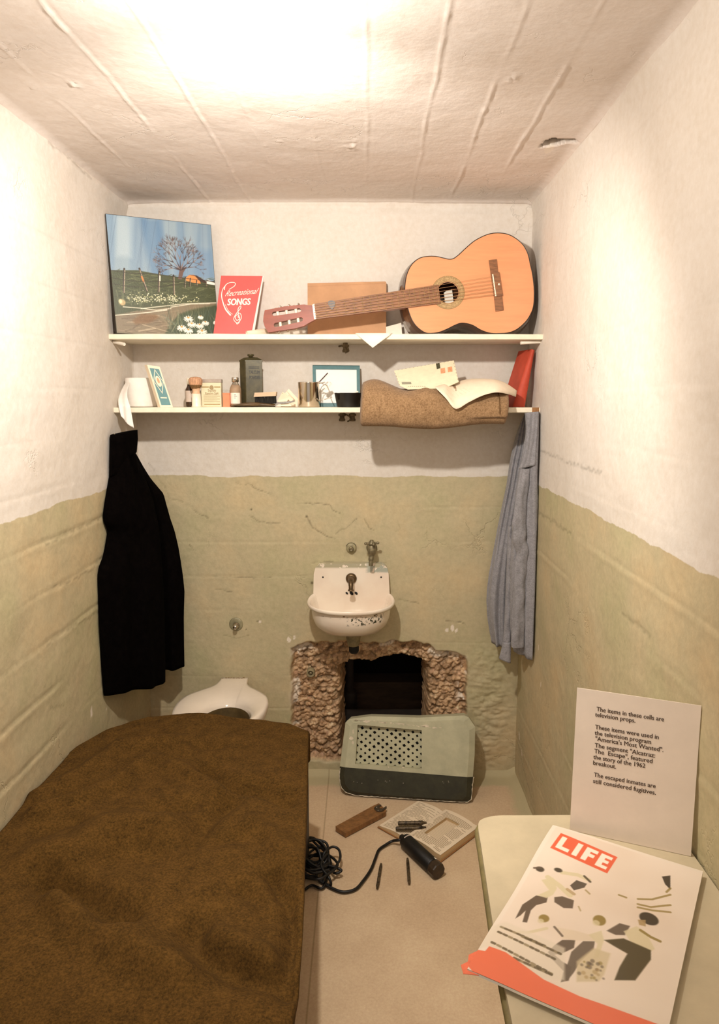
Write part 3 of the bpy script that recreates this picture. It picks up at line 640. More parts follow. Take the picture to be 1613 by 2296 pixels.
bp3 = catmull([G(*p) for p in body], 4, True); cen = sum(bp3)/len(bp3)
t = thing('guitar', 'acoustic guitar with orange spruce top lying along the upper shelf', 'guitar', (float(cen[0]), float(cen[1]), SH1))
hc_, hr = G(1005, 656), .0365
gx_, gy_ = np.array([1., 0, 0]), np.cross(GN, [1., 0, 0]); gy_ = gy_*(1 if gy_[2] > 0 else -1)
# soundboard as a ring of faces between the sound hole and the outline
nb_ = len(bp3); mb = MB(); hole_pts = []
for p in bp3:
    a_ = math.atan2(np.dot(p-hc_, gy_), np.dot(p-hc_, gx_)); hole_pts.append(hc_+(gx_*math.cos(a_)+gy_*math.sin(a_))*hr)
mb.add([p for p in bp3]+hole_pts, [(i, (i+1) % nb_, nb_+(i+1) % nb_, nb_+i) for i in range(nb_)], 0)
mb.add(hole_pts+[p-GN*.003 for p in hole_pts], [(i, (i+1) % nb_, nb_+(i+1) % nb_, nb_+i) for i in range(nb_)], 0)
mb.build('soundboard', M_top, t)
DB = .088
def ringo(k, h): return [cen+(p-cen)*k-GN*h+np.array([-.006*h/DB, 0, 0]) for p in bp3]
mb = MB(); R_ = [ringo(1, .0), ringo(1.03, .02), ringo(1.055, .05), ringo(1.065, DB-.006), ringo(1.04, DB)]
for a_, b_ in zip(R_[:-1], R_[1:]): mb.add(a_+b_, [(i, (i+1) % nb_, nb_+(i+1) % nb_, nb_+i) for i in range(nb_)], 0, True)
mb.add(R_[-1], [tuple(range(nb_))]); 
for q in mb.v: pass
mb.v = [(min(v[0], XR-.004), min(v[1], -.006), max(v[2], SH1+.0006)) for v in mb.v]
mb.build('body_sides', M_side, t)
# inside label seen through the hole
lp = hc_-GN*(DB-.006)
lab_ = [atplane(p[0], p[1], g0-GN*.07, GN) for p in ((995, 657), (1002, 652), (1014, 649), (1019, 690), (999, 692))]
mb = MB(); mb.prism(lab_, GN*.0006, 0); lo_ = lab_
mb.build('inner_label', M_page, t)['label'] = 'white maker label inside the body'
mb = MB(); _gp = lambda a, b: atplane(a, b, g0-GN*.055, GN)
mb.text('NOT', _gp(997, 684), nrm(_gp(993, 655)-_gp(997, 684)), nrm(_gp(985, 684)-_gp(997, 684)), .017); mb.build('stamped_letters', M_blackp, t)
mb = MB(); mb.tube([p+GN*.0004-(p-cen)*.004 for p in bp3]+[bp3[0]+GN*.0004-(bp3[0]-cen)*.004], .0014, 6, caps=False); mb.build('binding', M_bind, t)
# rosette rings
M_ros = mat('inlaid_rosette', '#c9a878', .4, var=.45, vs_=230, bump=.02, c2='#8a6b3f'); M_ros2 = mat('rosette_line', '#8e7346', .4, var=.1)
mb = MB()
def ring(r0, r1, h, mi): 
    n_ = 56; vs_ = [hc_+(gx_*math.cos(a)+gy_*math.sin(a))*r+GN*h for r in (r0, r1) for a in [2*math.pi*k/n_ for k in range(n_)]]; mb.add(vs_, [(k, (k+1) % n_, n_+(k+1) % n_, n_+k) for k in range(n_)], mi)
ring(.0375, .058, .0003, 1); ring(.040, .044, .0006, 0); ring(.0450, .0525, .0006, 0); ring(.0535, .056, .0006, 0)
mb.build('rosette', [M_ros, M_ros2], t)
# neck, fretboard, frets, nut
fb = [G(705.5, 682.5, .006), G(983, 639, .006), G(988.5, 681.5, .006), G(709.5, 716.5, .006)]
MB().prism(fb, -GN*.0058).build('fretboard', M_fret, t)
nk = [G(704, 684), G(912, 652), G(915, 690), G(708, 714.5)]
mb = MB(); mb.prism(nk, -GN*.014); mb.v = [(v[0], v[1], v[2]) for v in mb.v]; mb.build('neck', M_neck, t, bevel=.006)
fq = quadP(fb[0], fb[1], fb[3], fb[2]); mb = MB()
for k in range(1, 19):
    u = 1.13*(1-2**(-k/12))/(1-2**(-18/12))*.87; mb.tube([fq(u, .01)+GN*.0008, fq(u, .99)+GN*.0008], .0009, 6)
mb.build('fret', mat('dull_brass', '#a98a63', .5, metal=.5), t)['kind'] = 'stuff'
M_wear = mat('worn_fretboard', '#6f4527', .6, var=.2, vs_=60); mb = MB()
for k in range(34):
    u, v_ = rnd.uniform(.22, .98), rnd.choice([.08, .25, .42, .6])+rnd.uniform(-.04, .04); a_ = fq(u, v_); b2 = fq(min(u+rnd.uniform(.012, .03), .99), v_)
    mb.prism([a_, b2, b2-np.array([0, 0, .004]), a_-np.array([0, 0, .004])], GN*.0004)
mb.build('wear_marks', M_wear, t)['kind'] = 'stuff'
MB().prism([G(701, 685, .001), G(705.5, 682.5, .001), G(709.8, 716.5, .001), G(705, 717.5, .001)], GN*.0075).build('nut', M_ivory, t)
# slotted headstock
def slotted(outer_, holes):
    bm = bmesh.new(); ed = []
    for lp_ in [outer_]+holes:
        vs_ = [bm.verts.new(Vector(p)) for p in lp_]; ed += [bm.edges.new((vs_[i], vs_[(i+1) % len(vs_)])) for i in range(len(vs_))]
    bmesh.ops.triangle_fill(bm, use_beauty=True, use_dissolve=False, edges=ed, normal=Vector(GN))
    for f in list(bm.faces):
        pass
    ex = bmesh.ops.extrude_face_region(bm, geom=list(bm.faces)); bmesh.ops.translate(bm, verts=[g for g in ex['geom'] if isinstance(g, bmesh.types.BMVert)], vec=Vector(-GN*.016))
    bmesh.ops.recalc_face_normals(bm, faces=bm.faces); me = bpy.data.meshes.new('headstock'); bm.to_mesh(me); bm.free(); return me
ho = [(594, 696), (640, 687), (682, 683), (692, 684.5), (703, 685), (707.5, 716.5), (697, 722), (682, 731), (660, 737), (602, 745.5), (594, 733), (590.5, 721), (591.5, 708)]
def slot(a, b, w): 
    a, b = np.array(a, float), np.array(b, float); d_ = (b-a)/np.linalg.norm(b-a); p_ = np.array([-d_[1], d_[0]]); return [tuple(a+p_*w*math.sin(q)-d_*w*math.cos(q)) for q in np.linspace(-1.57, 1.57, 7)]+[tuple(b+p_*w*math.sin(q)+d_*w*math.cos(q)) for q in np.linspace(1.57, -1.57, 7)]
s1_, s2_ = slot((615, 704), (671, 696), 4.6), slot((619, 729), (675, 716.5), 4.8)
me = slotted([G(*p, .002) for p in ho], [[G(*p, .002) for p in s1_], [G(*p, .002) for p in s2_]]); me.materials.append(M_neck)
hs = link_mesh('headstock', me, t)
for (a0, b0, dy) in (((627, 701.5), (624, 742), 1), ((645, 699), (645, 738), 1), ((663, 696), (664, 733), 1)):
    mb = MB()
for k, (x_, ys_, yr) in enumerate([(622, 702.5, 687), (642, 700, 684), (663, 697.5, 681), (628, 727, 743), (648, 722.5, 739), (668, 718, 734)]):
    up_ = k < 3; mb = MB(); a_ = G(x_-2, ys_-(0), -.004)
    r0_ = G(x_, ys_-5.5, -.005); r1_ = G(x_+1.5, ys_+5.5, -.005); mb.tube([r0_, r1_], .0052, 12)
    o = mb.build('string_roller', M_ivory, hs)
    kn = G(x_+(4 if up_ else -4), yr, -.012); st = G(x_, yr+(7 if up_ else -7), -.010); mb = MB(); mb.tube([st, kn], .0017, 8); mb.lathe([(.0, -.006), (.0042, -.005), (.0046, 0), (.0042, .005), (0, .006)], kn+np.array([.002, 0, 0]), ax=(.5, 0, .8), seg=10, sc2=.6)
    mb.tube([G(x_-4, yr+(6 if up_ else -6), -.012), G(x_-5, yr+(1 if up_ else -1), -.012)], .0026, 8)
    mb.v = [(v[0], v[1], max(v[2], SH1+.0005)) for v in mb.v]
    mb.build('tuning_peg', M_steel, t)
# bridge, saddle, strings, dot, pick
mb = MB(); mb.prism([G(1096.3, 584), G(1114, 582), G(1117, 612), G(1100.5, 614)], GN*.004); mb.prism([G(1100.5, 614), G(1119, 611), G(1127, 664), G(1108, 667)], GN*.008); mb.prism([G(1108, 667), G(1126, 664), G(1129.5, 696), G(1111.5, 699)], GN*.004)
mb.build('bridge', M_fret, t, bevel=.001)
MB().prism([G(1103, 617), G(1105.5, 616.6), G(1112.5, 665.5), G(1110, 666)], GN*.0095).build('saddle', M_ivory, t)
MB().lathe([(.0035, 0), (.0035, .0088), (.0, .0095)], G(1118.7, 639), ax=GN, seg=14).build('pearl_dot', M_ivory, t)
M_str = mat('guitar_string', '#b98d62', .4, metal=.3, var=.05, bump=0)
for k in range(6):
    q = k/5; a_ = G(703.5+4*q, 687+26*q, .0095); b2 = G(1104+6.4*q, 622+40*q, .0105); MB().tube([a_, b2], .00055+.0001*k, 5).build('string', M_str, t)
mb = MB(); pk = [G(*p, .0085) for p in [(737, 678), (742, 675.5), (748, 676), (752, 680), (751, 688), (745.5, 695.5), (740, 690), (736.5, 684)]]
tag(MB().prism(catmull(pk, 3, True), GN*.0012).build('guitar_pick', mat('grey_plectrum', '#5f5754', .4)), 'dark grey guitar pick stuck under the strings near the nut', 'guitar pick')

# ================================================================== LOWER SHELF
def S(px, py, y=-.12): p = aty(px, py, y); return p
def sx(px, y): return float(aty(px, 905, y)[0])
def sz(py, y): return float(aty(836, py, y)[2])
M_tissue = mat('white_tissue', '#f2ebe2', .9, var=.03, bump=.25, bs=70)
y = -.115; c = S(317, 905, y)
t = thing('toilet_roll', 'white toilet roll at the left end of the lower shelf, its tail hanging down', 'toilet roll', (c[0], y, SH2))
MB().lathe([(.018, .001), (.051, .001), (.0525, .006), (.0525, .098), (.050, .1025), (.018, .1025), (.018, .001)], (c[0], y, SH2), seg=40).build('roll', M_tissue, t)
tl_, tr_ = np.array([c[0]-.0535, y-.01, SH2+.088]), np.array([c[0]-.02, y-.0525, SH2+.085])
def tail(u, v):
    top = tl_*(1-u)+tr_*u
    mid = np.array([XL+.022+.040*u, SY-.014-.006*u, SH2+.004]); bot = np.array([XL+.030+.042*u, SY-.022, SH2-.030-.030*u-.012*math.sin(u*2)])
    if v < .6: k = v/.6; q = top*(1-k)+mid*k+np.array([-.006, -.010, 0])*math.sin(math.pi*k)
    else: k = (v-.6)/.4; q = mid*(1-k)+bot*k
    q = q+np.array([0, -.004*math.sin(u*9+v*3)*v, 0]); q[0] = max(q[0], XL+.012); q[1] = min(q[1], SY-.012) if v > .55 else q[1]; return q
mb = MB(); mb.grid(tail, 14, 30); o = mb.build('loose_tail', M_tissue, t); o.modifiers.new('s', 'SOLIDIFY').thickness = .0012
# patterned card box, leaning
M_teal = mat('teal_print', '#4f7f80', .5, var=.06, bump=.0); M_cardc = mat('cream_card', '#ecd9bd', .55, var=.04, bump=.03); M_tan = mat('tan_card', '#c99a72', .6, var=.08, bump=.05)
TL, TR, BL, BR = S(330, 818, -.20), S(358, 822, -.185), S(360, 912, -.218), S(388, 911, -.20); BL[2] = BR[2] = SH2+.0003
n_ = nrm(np.cross(TR-TL, BL-TL)); n_ = n_*(-1 if n_[1] > 0 else 1); Q = quadP(TL, TR, BL, BR)
t = thing('playing_card_box', 'narrow teal and cream card box with a diamond picture, leaning beside the toilet roll', 'box', (BL+BR)/2)
off = np.array([-.013, .012, 0])
MB().prism([TL, TR, BR, BL], off, 0).build('carton', [M_cardc], t)
mb = MB(); e = n_*.0005
mb.prism([Q(.12, .07)+e, Q(.88, .07)+e, Q(.88, .95)+e, Q(.12, .95)+e], n_*.0003, 0)
D = lambda k: [Q(.5, .38-.30*k)+n_*.001, Q(.5+.40*k, .38)+n_*.001, Q(.5, .38+.30*k)+n_*.001, Q(.5-.40*k, .38)+n_*.001]
mb.prism(D(1), n_*.0003, 1); mb.prism([p+n_*.0004 for p in D(.86)], n_*.0003, 0)
ov = [Q(.5+.22*math.cos(a), .38+.13*math.sin(a))+n_*.0018 for a in np.linspace(0, 6.283, 21)[:-1]]; mb.prism(ov, n_*.0003, 1); mb.prism([Q(.5+.10*math.cos(a), .36+.07*math.sin(a))+n_*.0022 for a in np.linspace(0, 6.283, 15)[:-1]], n_*.0003, 2)
mb.prism([Q(.25, .76)+n_*.001, Q(.75, .76)+n_*.001, Q(.75, .79)+n_*.001, Q(.25, .79)+n_*.001], n_*.0003, 1)
mb.build('printed_panel', [M_teal, M_cardc, M_tan], t)
# small vial with white cap behind the shaving brush
M_greyl = mat('grey_label', '#cbb9aa', .5, var=.06); M_amber = mat('dark_brown_glass', '#3c2512', .15, var=.1, bump=0, coat=.4)
y = -.11; r = .0155; cx = sx(427, y)
t = thing('small_bottle', 'small brown bottle with white cap and grey label, half hidden behind the shaving brush', 'bottle', (cx, y, SH2))
MB().lathe([(0, 0.0006), (r*.95, .0006), (r, .003), (r, .062), (r*.6, .074), (r*.55, .080), (0, .080)], (cx, y, SH2)).build('glass', M_amber, t)
MB().lathe([(r*1.03, .018), (r*1.03, .058)], (cx, y, SH2)).build('label', M_greyl, t)
MB().lathe([(0, .1025), (.012, .1025), (.0125, .101), (.0125, .080), (0, .080)], (cx+.003, y, SH2)).build('cap', M_ivory, t)
# shaving brush
M_hair = mat('badger_hair', '#d6a27c', .85, var=.3, vs_=300, bump=.9, bs=500, stretch=(1, 1, .12)); M_hair_d = mat('dark_hair_band', '#7a5830', .85, var=.3, vs_=300, bump=.9, bs=500, stretch=(1, 1, .12))
y = -.155; cx = sx(441, y)
t = thing('shaving_brush', 'shaving brush with cream handle and tan bristles up, in front of the salt tin', 'brush', (cx, y, SH2))
MB().lathe([(0, .0), (.0175, .0), (.018, .003), (.0165, .006), (.0165, .02), (.0152, .047), (0, .047)], (cx, y, SH2)).build('handle', M_ivory, t)
MB().lathe([(.0152, .047), (.0120, .052), (.0135, .062), (.016, .066)], (cx, y, SH2)).build('ferrule', mat('tan_ferrule', '#dfb591', .5), t)
MB().lathe([(.0155, .064), (.019, .072), (.0215, .0775)], (cx-.001, y, SH2)).build('dark_bristle_band', M_hair_d, t)
mb = MB(); mb.lathe([(.0213, .077), (.0245, .088), (.0243, .097), (.018, .1035), (.008, .106), (0, .1065)], (cx-.001, y, SH2))
mb.build('bristles', M_hair, t)
# salt tin
M_tin = mat('pale_green_tin', '#e2d8b6', .4, var=.05, vs_=30, bump=.04); M_olv = mat('olive_print', '#9b7b3a', .5, var=.05, bump=0); M_greyt = mat('grey_lid', '#b7a79a', .35, var=.12, metal=.2); M_ink = mat('brown_ink', '#a08a62', .6, var=.05, bump=0)
y = -.13; x0, x1 = sx(452, y), sx(497, y); zt = sz(850, y)
t = thing('salt_tin', 'pale green Epsom salt tin with grey lid standing on the lower shelf', 'tin', ((x0+x1)/2, y, SH2))
H_ = zt-SH2; MB().box((x0, y, SH2+.0003), (x1, y+.032, zt-.012)).build('tin_body', M_tin, t, bevel=.002)
MB().box((x0-.0006, y-.0008, zt-.0125), (x1+.0006, y+.0328, zt)).build('lid', M_greyt, t, bevel=.0015)
e = y-.0006; W_ = x1-x0; mb = MB(); rect = lambda a, b, c_, d_, ee=None: mb.box((x0+W_*a, (ee or e)-.0002, SH2+H_*c_), (x0+W_*b, (ee or e)+.0004, SH2+H_*d_), 0)
rect(.04, .40, .70, .735); rect(.66, .97, .70, .735); rect(.14, .93, .085, .11)
for k in range(9): rect(.12, .93 if k % 3 else .80, .43-.032*k, .436-.032*k)
_o = mb.build('printed_bands', M_olv, t); _o['label'] = 'olive bands and fine print'; _o['kind'] = 'stuff'
mb = MB(); mb.lathe([(.0, 0), (.0075, 0), (.0075, .0006), (.006, .0006), (.006, .0003)], (x0+W_*.53, e, SH2+H_*.70), ax=(0, -1, 0), seg=24)
mb.text('Squibb', (x0+W_*.34, e, SH2+H_*.555), (1, 0, 0), (0, 0, 1), .0125, width=W_*.40, bold=.0002); mb.text('Epsom Salt', (x0+W_*.2, e, SH2+H_*.455), (1, 0, 0), (0, 0, 1), .0115, width=W_*.66, bold=.0002)
mb.build('lettering', M_ink, t)
# orange box
y = -.15; x0, x1 = sx(500, y), sx(515, y); zt = sz(881, y); t = thing('orange_box', 'small upright orange box between the salt tin and the glass bottle', 'box', ((x0+x1)/2, y, SH2))
M_or = mat('orange_card', '#ee8a62', .5, var=.05, bump=.04)
MB().box((x0, y, SH2+.0003), (x1+.001, y+.024, zt-.0035)).build('carton', M_or, t, bevel=.0008)
MB().box((x0-.0003, y-.0003, zt-.0034), (x1+.0013, y+.0243, zt)).build('carton_lid', M_or, t, bevel=.0006)
# glass bottle
mgl, ngl, bgl = base('clear_glass'); bgl.inputs['Transmission Weight'].default_value = .9; bgl.inputs['Roughness'].default_value = .04; bgl.inputs['Base Color'].default_value = (.93, .86, .74, 1); bgl.inputs['IOR'].default_value = 1.35; noise_n(ngl, 20)
M_liq = mat('tan_liquid', '#cfa983', .15, var=.06, vs_=30, bump=0); M_chrome = mat('chrome', '#d8d0c4', .18, metal=1, var=.15, vs_=40, bump=.05, bs=200)
y = -.12; cx = sx(529, y); t = thing('glass_bottle', 'clear glass bottle with a metal screw cap and white label beside the talc tin', 'bottle', (cx, y, SH2))
MB().lathe([(0, .0005), (.0195, .0005), (.021, .004), (.021, .058), (.0195, .068), (.014, .079), (.0095, .085), (.0095, .090), (0, .090)], (cx, y, SH2)).build('bottle_glass', mgl, t)
MB().lathe([(0, .003), (.018, .003), (.0192, .006), (.0192, .058), (.017, .067), (.012, .076), (0, .0765)], (cx, y, SH2)).build('contents', M_liq, t)
MB().lathe([(0, .1045), (.0118, .1045), (.0125, .1025), (.0125, .0885), (.0105, .0885), (0, .0885)], (cx, y, SH2), seg=20).build('screw_cap', M_chrome, t)
mb = MB(); aa = np.linspace(-2.2, -.75, 14); mb.grid(lambda u, v: (cx+.0215*math.cos(-2.35+1.75*u), y+.0215*math.sin(-2.35+1.75*u), SH2+.012+.038*v), 14, 1); lb = mb.build('label', M_page, t)
mb = MB()
for v_, w_ in ((.78, .35), (.66, .5), (.5, .3)): mb.grid(lambda u, v: (cx+.0218*math.cos(-1.65+w_*u), y+.0218*math.sin(-1.65+w_*u), SH2+.012+.038*(v_+.05*v)), 6, 1)
mb.build('label_print', mat('violet_print', '#8d7070', .6), lb)
# talc tin
M_talc = mat('dark_olive_tin', '#4c442a', .35, var=.22, vs_=40, bump=.06, bs=80, metal=.2); M_talc2 = mat('darker_print', '#2a2415', .5, var=.1, bump=0)
y = -.10; a0, a1, a2 = np.array([sx(539.5, y+.012), y+.012]), np.array([sx(552, y-.008), y-.008]), np.array([sx(591, y), y]); a3 = a0+(a2-a1)
zt = sz(808, y); t = thing('talcum_tin', 'tall dark olive talcum powder tin with a knob cap', 'tin', ((a1[0]+a3[0])/2, y, SH2))
f4 = lambda z, k=1.0: [tuple(((a_-(a0+a2)/2)*k+(a0+a2)/2))+(z,) for a_ in (a0, a1, a2, a3)]
MB().prism(f4(SH2+.0004), (0, 0, zt-SH2-.0004)).build('tin_body', M_talc, t, bevel=.0025)
mb = MB(); mb.prism(f4(zt-.004, 1.03), (0, 0, .005)); R0, R1, R2 = f4(zt+.001, 1.02), f4(zt+.010, .62), f4(zt+.011, .3)
mb.add(R0+R1+R2, [(i, (i+1) % 4, 4+(i+1) % 4, 4+i) for i in range(4)]+[(4+i, 4+(i+1) % 4, 8+(i+1) % 4, 8+i) for i in range(4)]+[(8, 9, 10, 11)]); mb.build('shoulder', M_talc, t, bevel=.0012)
cc = (a0+a2)/2; MB().lathe([(.0, .022), (.0115, .022), (.012, .020), (.012, .0155), (.008, .0145), (.008, .008), (0, .008)], (cc[0], cc[1], zt), seg=20).build('cap', M_talc, t)
u_ = nrm(np.r_[a2-a1, 0]); nn = nrm(np.array([u_[1], -u_[0], 0])); fo = np.r_[a1, 0]+nn*.0006; Lw = np.linalg.norm(a2-a1); mb = MB()
for s_, zz_, wf, sz_ in (('MILITARY', .90, .62, .009), ('TALCUM', .715, .60, .016), ('POWDER', .60, .60, .016)): 
    if s_ != 'MILITARY': mb.text(s_, fo+u_*Lw*.22+np.array([0, 0, SH2+(zt-SH2)*zz_]), u_, (0, 0, 1), sz_, width=Lw*wf, bold=.0005)
for k in range(3): q0 = fo+u_*Lw*.2+np.array([0, 0, SH2+(zt-SH2)*(.86-.02*k)]); mb.prism([q0, q0+u_*Lw*.6, q0+u_*Lw*.6+np.array([0, 0, .0015]), q0+np.array([0, 0, .0015])], nn*.0002)
mb.build('lettering', M_talc2, t)
# flat dark tray and brush on it
M_tray = mat('dark_wood_tray', '#5b4325', .45, var=.3, vs_=35, coat=.2)
y = -.17; x0, x1 = sx(519, y), sx(618, y)
t = thing('hand_brush', 'flat brush with black bristles and pale wooden back on the lower shelf', 'brush', ((x0+x1)/2, y, SH2))
MB().grid(lambda u, v: (x0+(x1-x0)*u+.003*math.sin(v*6.28), y+.035*math.cos(v*6.283)*(.55+.45*math.sin(math.pi*min(u*1.3+.1, 1))), SH2+.0075+.0065*math.sin(v*6.283)*min(1, .35+u*3)+(.004*math.sin(u*5-1))*(math.sin(v*6.283) > 0)), 24, 16).build('curved_back', M_tray, t)
bx0, bx1 = sx(573, y), sx(620, y); M_bris = mat('black_bristle', '#1a140e', .7, var=.3); mb = MB()
for i in range(30):
    for j in range(3):
        x_ = bx0+(bx1-bx0)*(i+.5)/30; yy = y-.012+j*.012; mb.tube([(x_, yy, SH2+.0125), (x_+rnd.uniform(-.002, .002), yy+rnd.uniform(-.002, .002), sz(887.5, y))], .0012, 5)
o = mb.build('bristle_tufts', M_bris, t); o['kind'] = 'stuff'
a_, b2 = S(573, 880.5, y), S(621, 878.5, y); c_, d_ = S(620, 888, y), S(571, 890, y)
MB().prism([a_+np.array([0, -.018, 0]), b2+np.array([0, -.018, 0]), c_+np.array([0, -.018, 0]), d_+np.array([0, -.018, 0])], (0, .036, 0)).build('wooden_back', mat('pale_wood', '#c9ab8b', .5, var=.12, stretch=(.2, 1, 1)), t, bevel=.0012)
# cards and snapshots
def card(px4, y0, lab, nm, deco=None, th=.0012):
    P = [S(a, b, y0+(.03 if b < 890 else 0)) for a, b in px4]
    for p in P: p[2] = max(p[2], SH2+.0003)
    o = thing(nm, lab, 'card', sum(P)/len(P)) if deco else None; mb = MB(); mb.prism(P, (0, th, 0))
    if deco: mb.build('card_sheet', M_cardc, o); deco(P, o)
    else: tag(mb.build(nm, M_cardc), lab, 'card')
def deco1(P, o):
    Qc = quadP(P[0], P[1], P[3], P[2]); q = np.array([0, -.0004, 0]); mb = MB(); mb.prism([Qc(.08, .1)+q, Qc(.92, .1)+q, Qc(.92, .55)+q, Qc(.08, .55)+q], (0, .0002, 0)); mb.build('photograph', mat('dim_snapshot', '#8a7a4e', .5, var=.5, vs_=90), o)
card([(634, 878), (650, 891), (636, 911), (622, 899)], -.185, 'small snapshot card leaning left of the envelope corner', 'snapshot', deco1)
M_line = mat('crease_line', '#c7a17a', .7, bump=0)
def deco2(P, o):
    q = np.array([0, -.0004, 0]); mb = MB()
    for a, b in (((649, 872), (664, 888)), ((642, 879), (659, 896))): A_, B_ = S(a[0], a[1], P[0][1]), S(b[0], b[1], P[0][1]); mb.tube([A_+q, B_+q], .0004, 4)
    mb.build('crease', M_line, o)
P = [S(*p) for p in ((648, 872, -.13), (669, 895, -.14), (666, 912, -.155), (630, 912, -.155), (632, 889, -.14))]
for p in P: p[2] = max(p[2], SH2+.0003); 
t = thing('small_envelope', 'small cream envelope standing on its corner left of the metal mug', 'envelope', P[3]); MB().prism(P, (0, .0016, 0)).build('envelope_body', M_cardc, t)
mb = MB(); mb.tube([S(643, 877, -.1345), S(663, 898, -.1435)], .0004, 4); mb.tube([S(640, 893, -.1425), S(648, 886, -.1385), S(662, 897, -.1435)], .0004, 4); mb.build('flap_crease', M_line, t)
# nail clipper
y = -.20; t = thing('nail_clipper', 'nickel nail clipper lying in front of the small envelope', 'nail clipper', (sx(640, y), y, SH2))
MB().prism([S(615, 911, y), S(621, 902, y), S(650, 899.5, y), S(661, 898, y), S(661, 901, y), S(650, 904, y), S(624, 906, y)], (0, .010, 0)).build('lever', M_chrome, t, bevel=.0006)
mb = MB(); mb.prism([S(622, 911, y+.002), S(624, 907.5, y+.002), S(652, 906, y+.002), S(654, 911, y+.002)], (0, .009, 0)); mb.build('jaw', M_cardc, t, bevel=.0005)
mb = MB(); mb.lathe([(0, -.006), (.0035, -.006), (.0035, .006), (0, .006)], S(659, 898, y+.005), ax=(0, 1, 0), seg=12); mb.build('pivot_pin', M_chrome, t)
# metal mug with folding wire handle
M_mug = mat('polished_steel', '#e3d6c6', .13, metal=1, var=.05, vs_=10, bump=.03, bs=30)
y = -.15; cx = sx(693, y); r = (sx(717, y)-sx(669, y))/2; ht = sz(857, y)-SH2
t = thing('steel_mug', 'polished steel mug with a folding wire handle on the lower shelf', 'mug', (cx, y, SH2))
MB().lathe([(0, .0005), (r*.97, .0005), (r, .003), (r*1.0, ht-.003), (r*1.02, ht-.001), (r*1.01, ht), (r*.97, ht-.001), (r*.96, .004), (0, .004)], (cx, y, SH2), seg=48).build('cup', M_mug, t)
hw = [S(715, 860, y-.01), S(728, 857, y-.02), S(733, 863, y-.02), S(740, 880, y-.02), S(745, 891, y-.02), S(730, 895, y-.02), S(716, 898, y-.012), S(711, 894, y-.03)]
MB().tube(hw, .0014, 8).build('wire_handle', M_steel, t)
MB().tube([S(720, 895, y-.0), S(719, 875, y+.0), S(721, 868, y), S(733, 858, y)], .0012, 8).build('wire_handle', M_steel, t)
# comb + toothbrush sticking out of the mug
M_comb = mat('dark_comb', '#4f3430', .4, var=.1)
a_, b2 = S(716, 857, y), S(735.5, 836, y+.0); t = thing('comb', 'dark comb standing in the steel mug', 'comb', a_)
MB().tube([np.array([cx-.01, y, SH2+.01]), a_, b2], .0021, 8).build('spine', M_comb, t); mb = MB()
for k in range(9): q = a_*(1-k/8)+b2*(k/8)-(b2-a_)*.0; q = a_*(.25*(1-k/8))+b2*(1-.25*(1-k/8)); q = a_+(b2-a_)*(.35+.65*k/8); mb.tube([q, q+np.array([.0065, 0, -.0065])], .0004, 4)
mb.build('teeth', M_ivory, t)
t = thing('toothbrush', 'clear toothbrush leaning out of the steel mug across the handle', 'toothbrush', S(727, 870, y-.01)); MB().tube([np.array([cx+.012, y, SH2+.03]), np.array([cx+r*.9, y-.002, SH2+ht+.002]), S(729, 863, y-.008), S(736, 856, y-.006)], .0022, 8).build('handle', M_greyl, t)
mb = MB(); q0, q1 = S(726, 867, y-.008), S(739, 856, y-.006); mb.prism([q0, q1, q1+np.array([.006, 0, -.008]), q0+np.array([.006, 0, -.008])], (0, .008, 0)); mb.build('bristle_head', M_ivory, t)
# teal picture frame
M_frame = mat('teal_frame', '#3f6d70', .5, var=.1, vs_=60, bump=.1); M_white = mat('white_board', '#f3efe6', .5, var=.02, bump=.02)
TL, TR, BL, BR = S(701, 820, -.045), S(807, 821, -.045), S(703, 911, -.085), S(808, 911, -.085); BL[2] = BR[2] = SH2+.0004; Q = quadP(TL, TR, BL, BR)
t = thing('picture_frame', 'teal framed white board propped behind the steel mug', 'picture frame', (BL+BR)/2)
back = np.array([0, .009, .003]); fw, fh = .068, .085; mb = MB()
for a in (((0, 0), (1, 0), (1-fw, fh), (fw, fh)), ((0, 1), (1, 1), (1-fw, 1-fh), (fw, 1-fh)), ((0, 0), (fw, fh), (fw, 1-fh), (0, 1)), ((1, 0), (1-fw, fh), (1-fw, 1-fh), (1, 1))): mb.prism([Q(*p) for p in a], back)
mb.build('frame', M_frame, t); MB().prism([Q(fw*.9, fh*.9)+back*.4, Q(1-fw*.9, fh*.9)+back*.4, Q(1-fw*.9, 1-fh*.9)+back*.4, Q(fw*.9, 1-fh*.9)+back*.4], back*.4).build('white_panel', M_white, t)
# black notched tray
y = -.15; cx = sx(781, y); r1 = (sx(812, y)-sx(750, y))/2; r0 = r1*.80; ht = sz(881, y)-SH2
t = thing('black_ashtray', 'black ashtray with a notch in its rim in front of the teal frame', 'ashtray', (cx, y, SH2)); n_ = 72
def ash(k, i):
    a = 2*math.pi*i/n_; notch = any(abs((a-b_+math.pi) % (2*math.pi)-math.pi) < .10 for b_ in (-2.35, -.2, 1.6)); zt_ = ht*(.52 if notch else 1)
    R, zz = [(r0, .0004), (r1*(.8+.2*zt_/ht), zt_), (r1*(.8+.2*zt_/ht)*.94, zt_), (r0*.9, .006)][k]; return (cx+R*math.cos(a), y+.85*R*math.sin(a), SH2+zz)
mb = MB(); mb.add([ash(k, i) for k in range(4) for i in range(n_)], [(k*n_+i, k*n_+(i+1) % n_, (k+1)*n_+(i+1) % n_, (k+1)*n_+i) for k in range(3) for i in range(n_)]+[tuple(range(n_)), tuple(range(3*n_, 4*n_))]); mb.build('bowl', M_blackp, t)
tag(MB().tube([S(793, 888, -.15)+np.array([0, 0, -.012]), S(797, 880, -.145), S(803, 878.5, -.14)], .0035, 10).build('chalk_stub', M_page), 'pale stub resting in the black ashtray', 'cigarette')

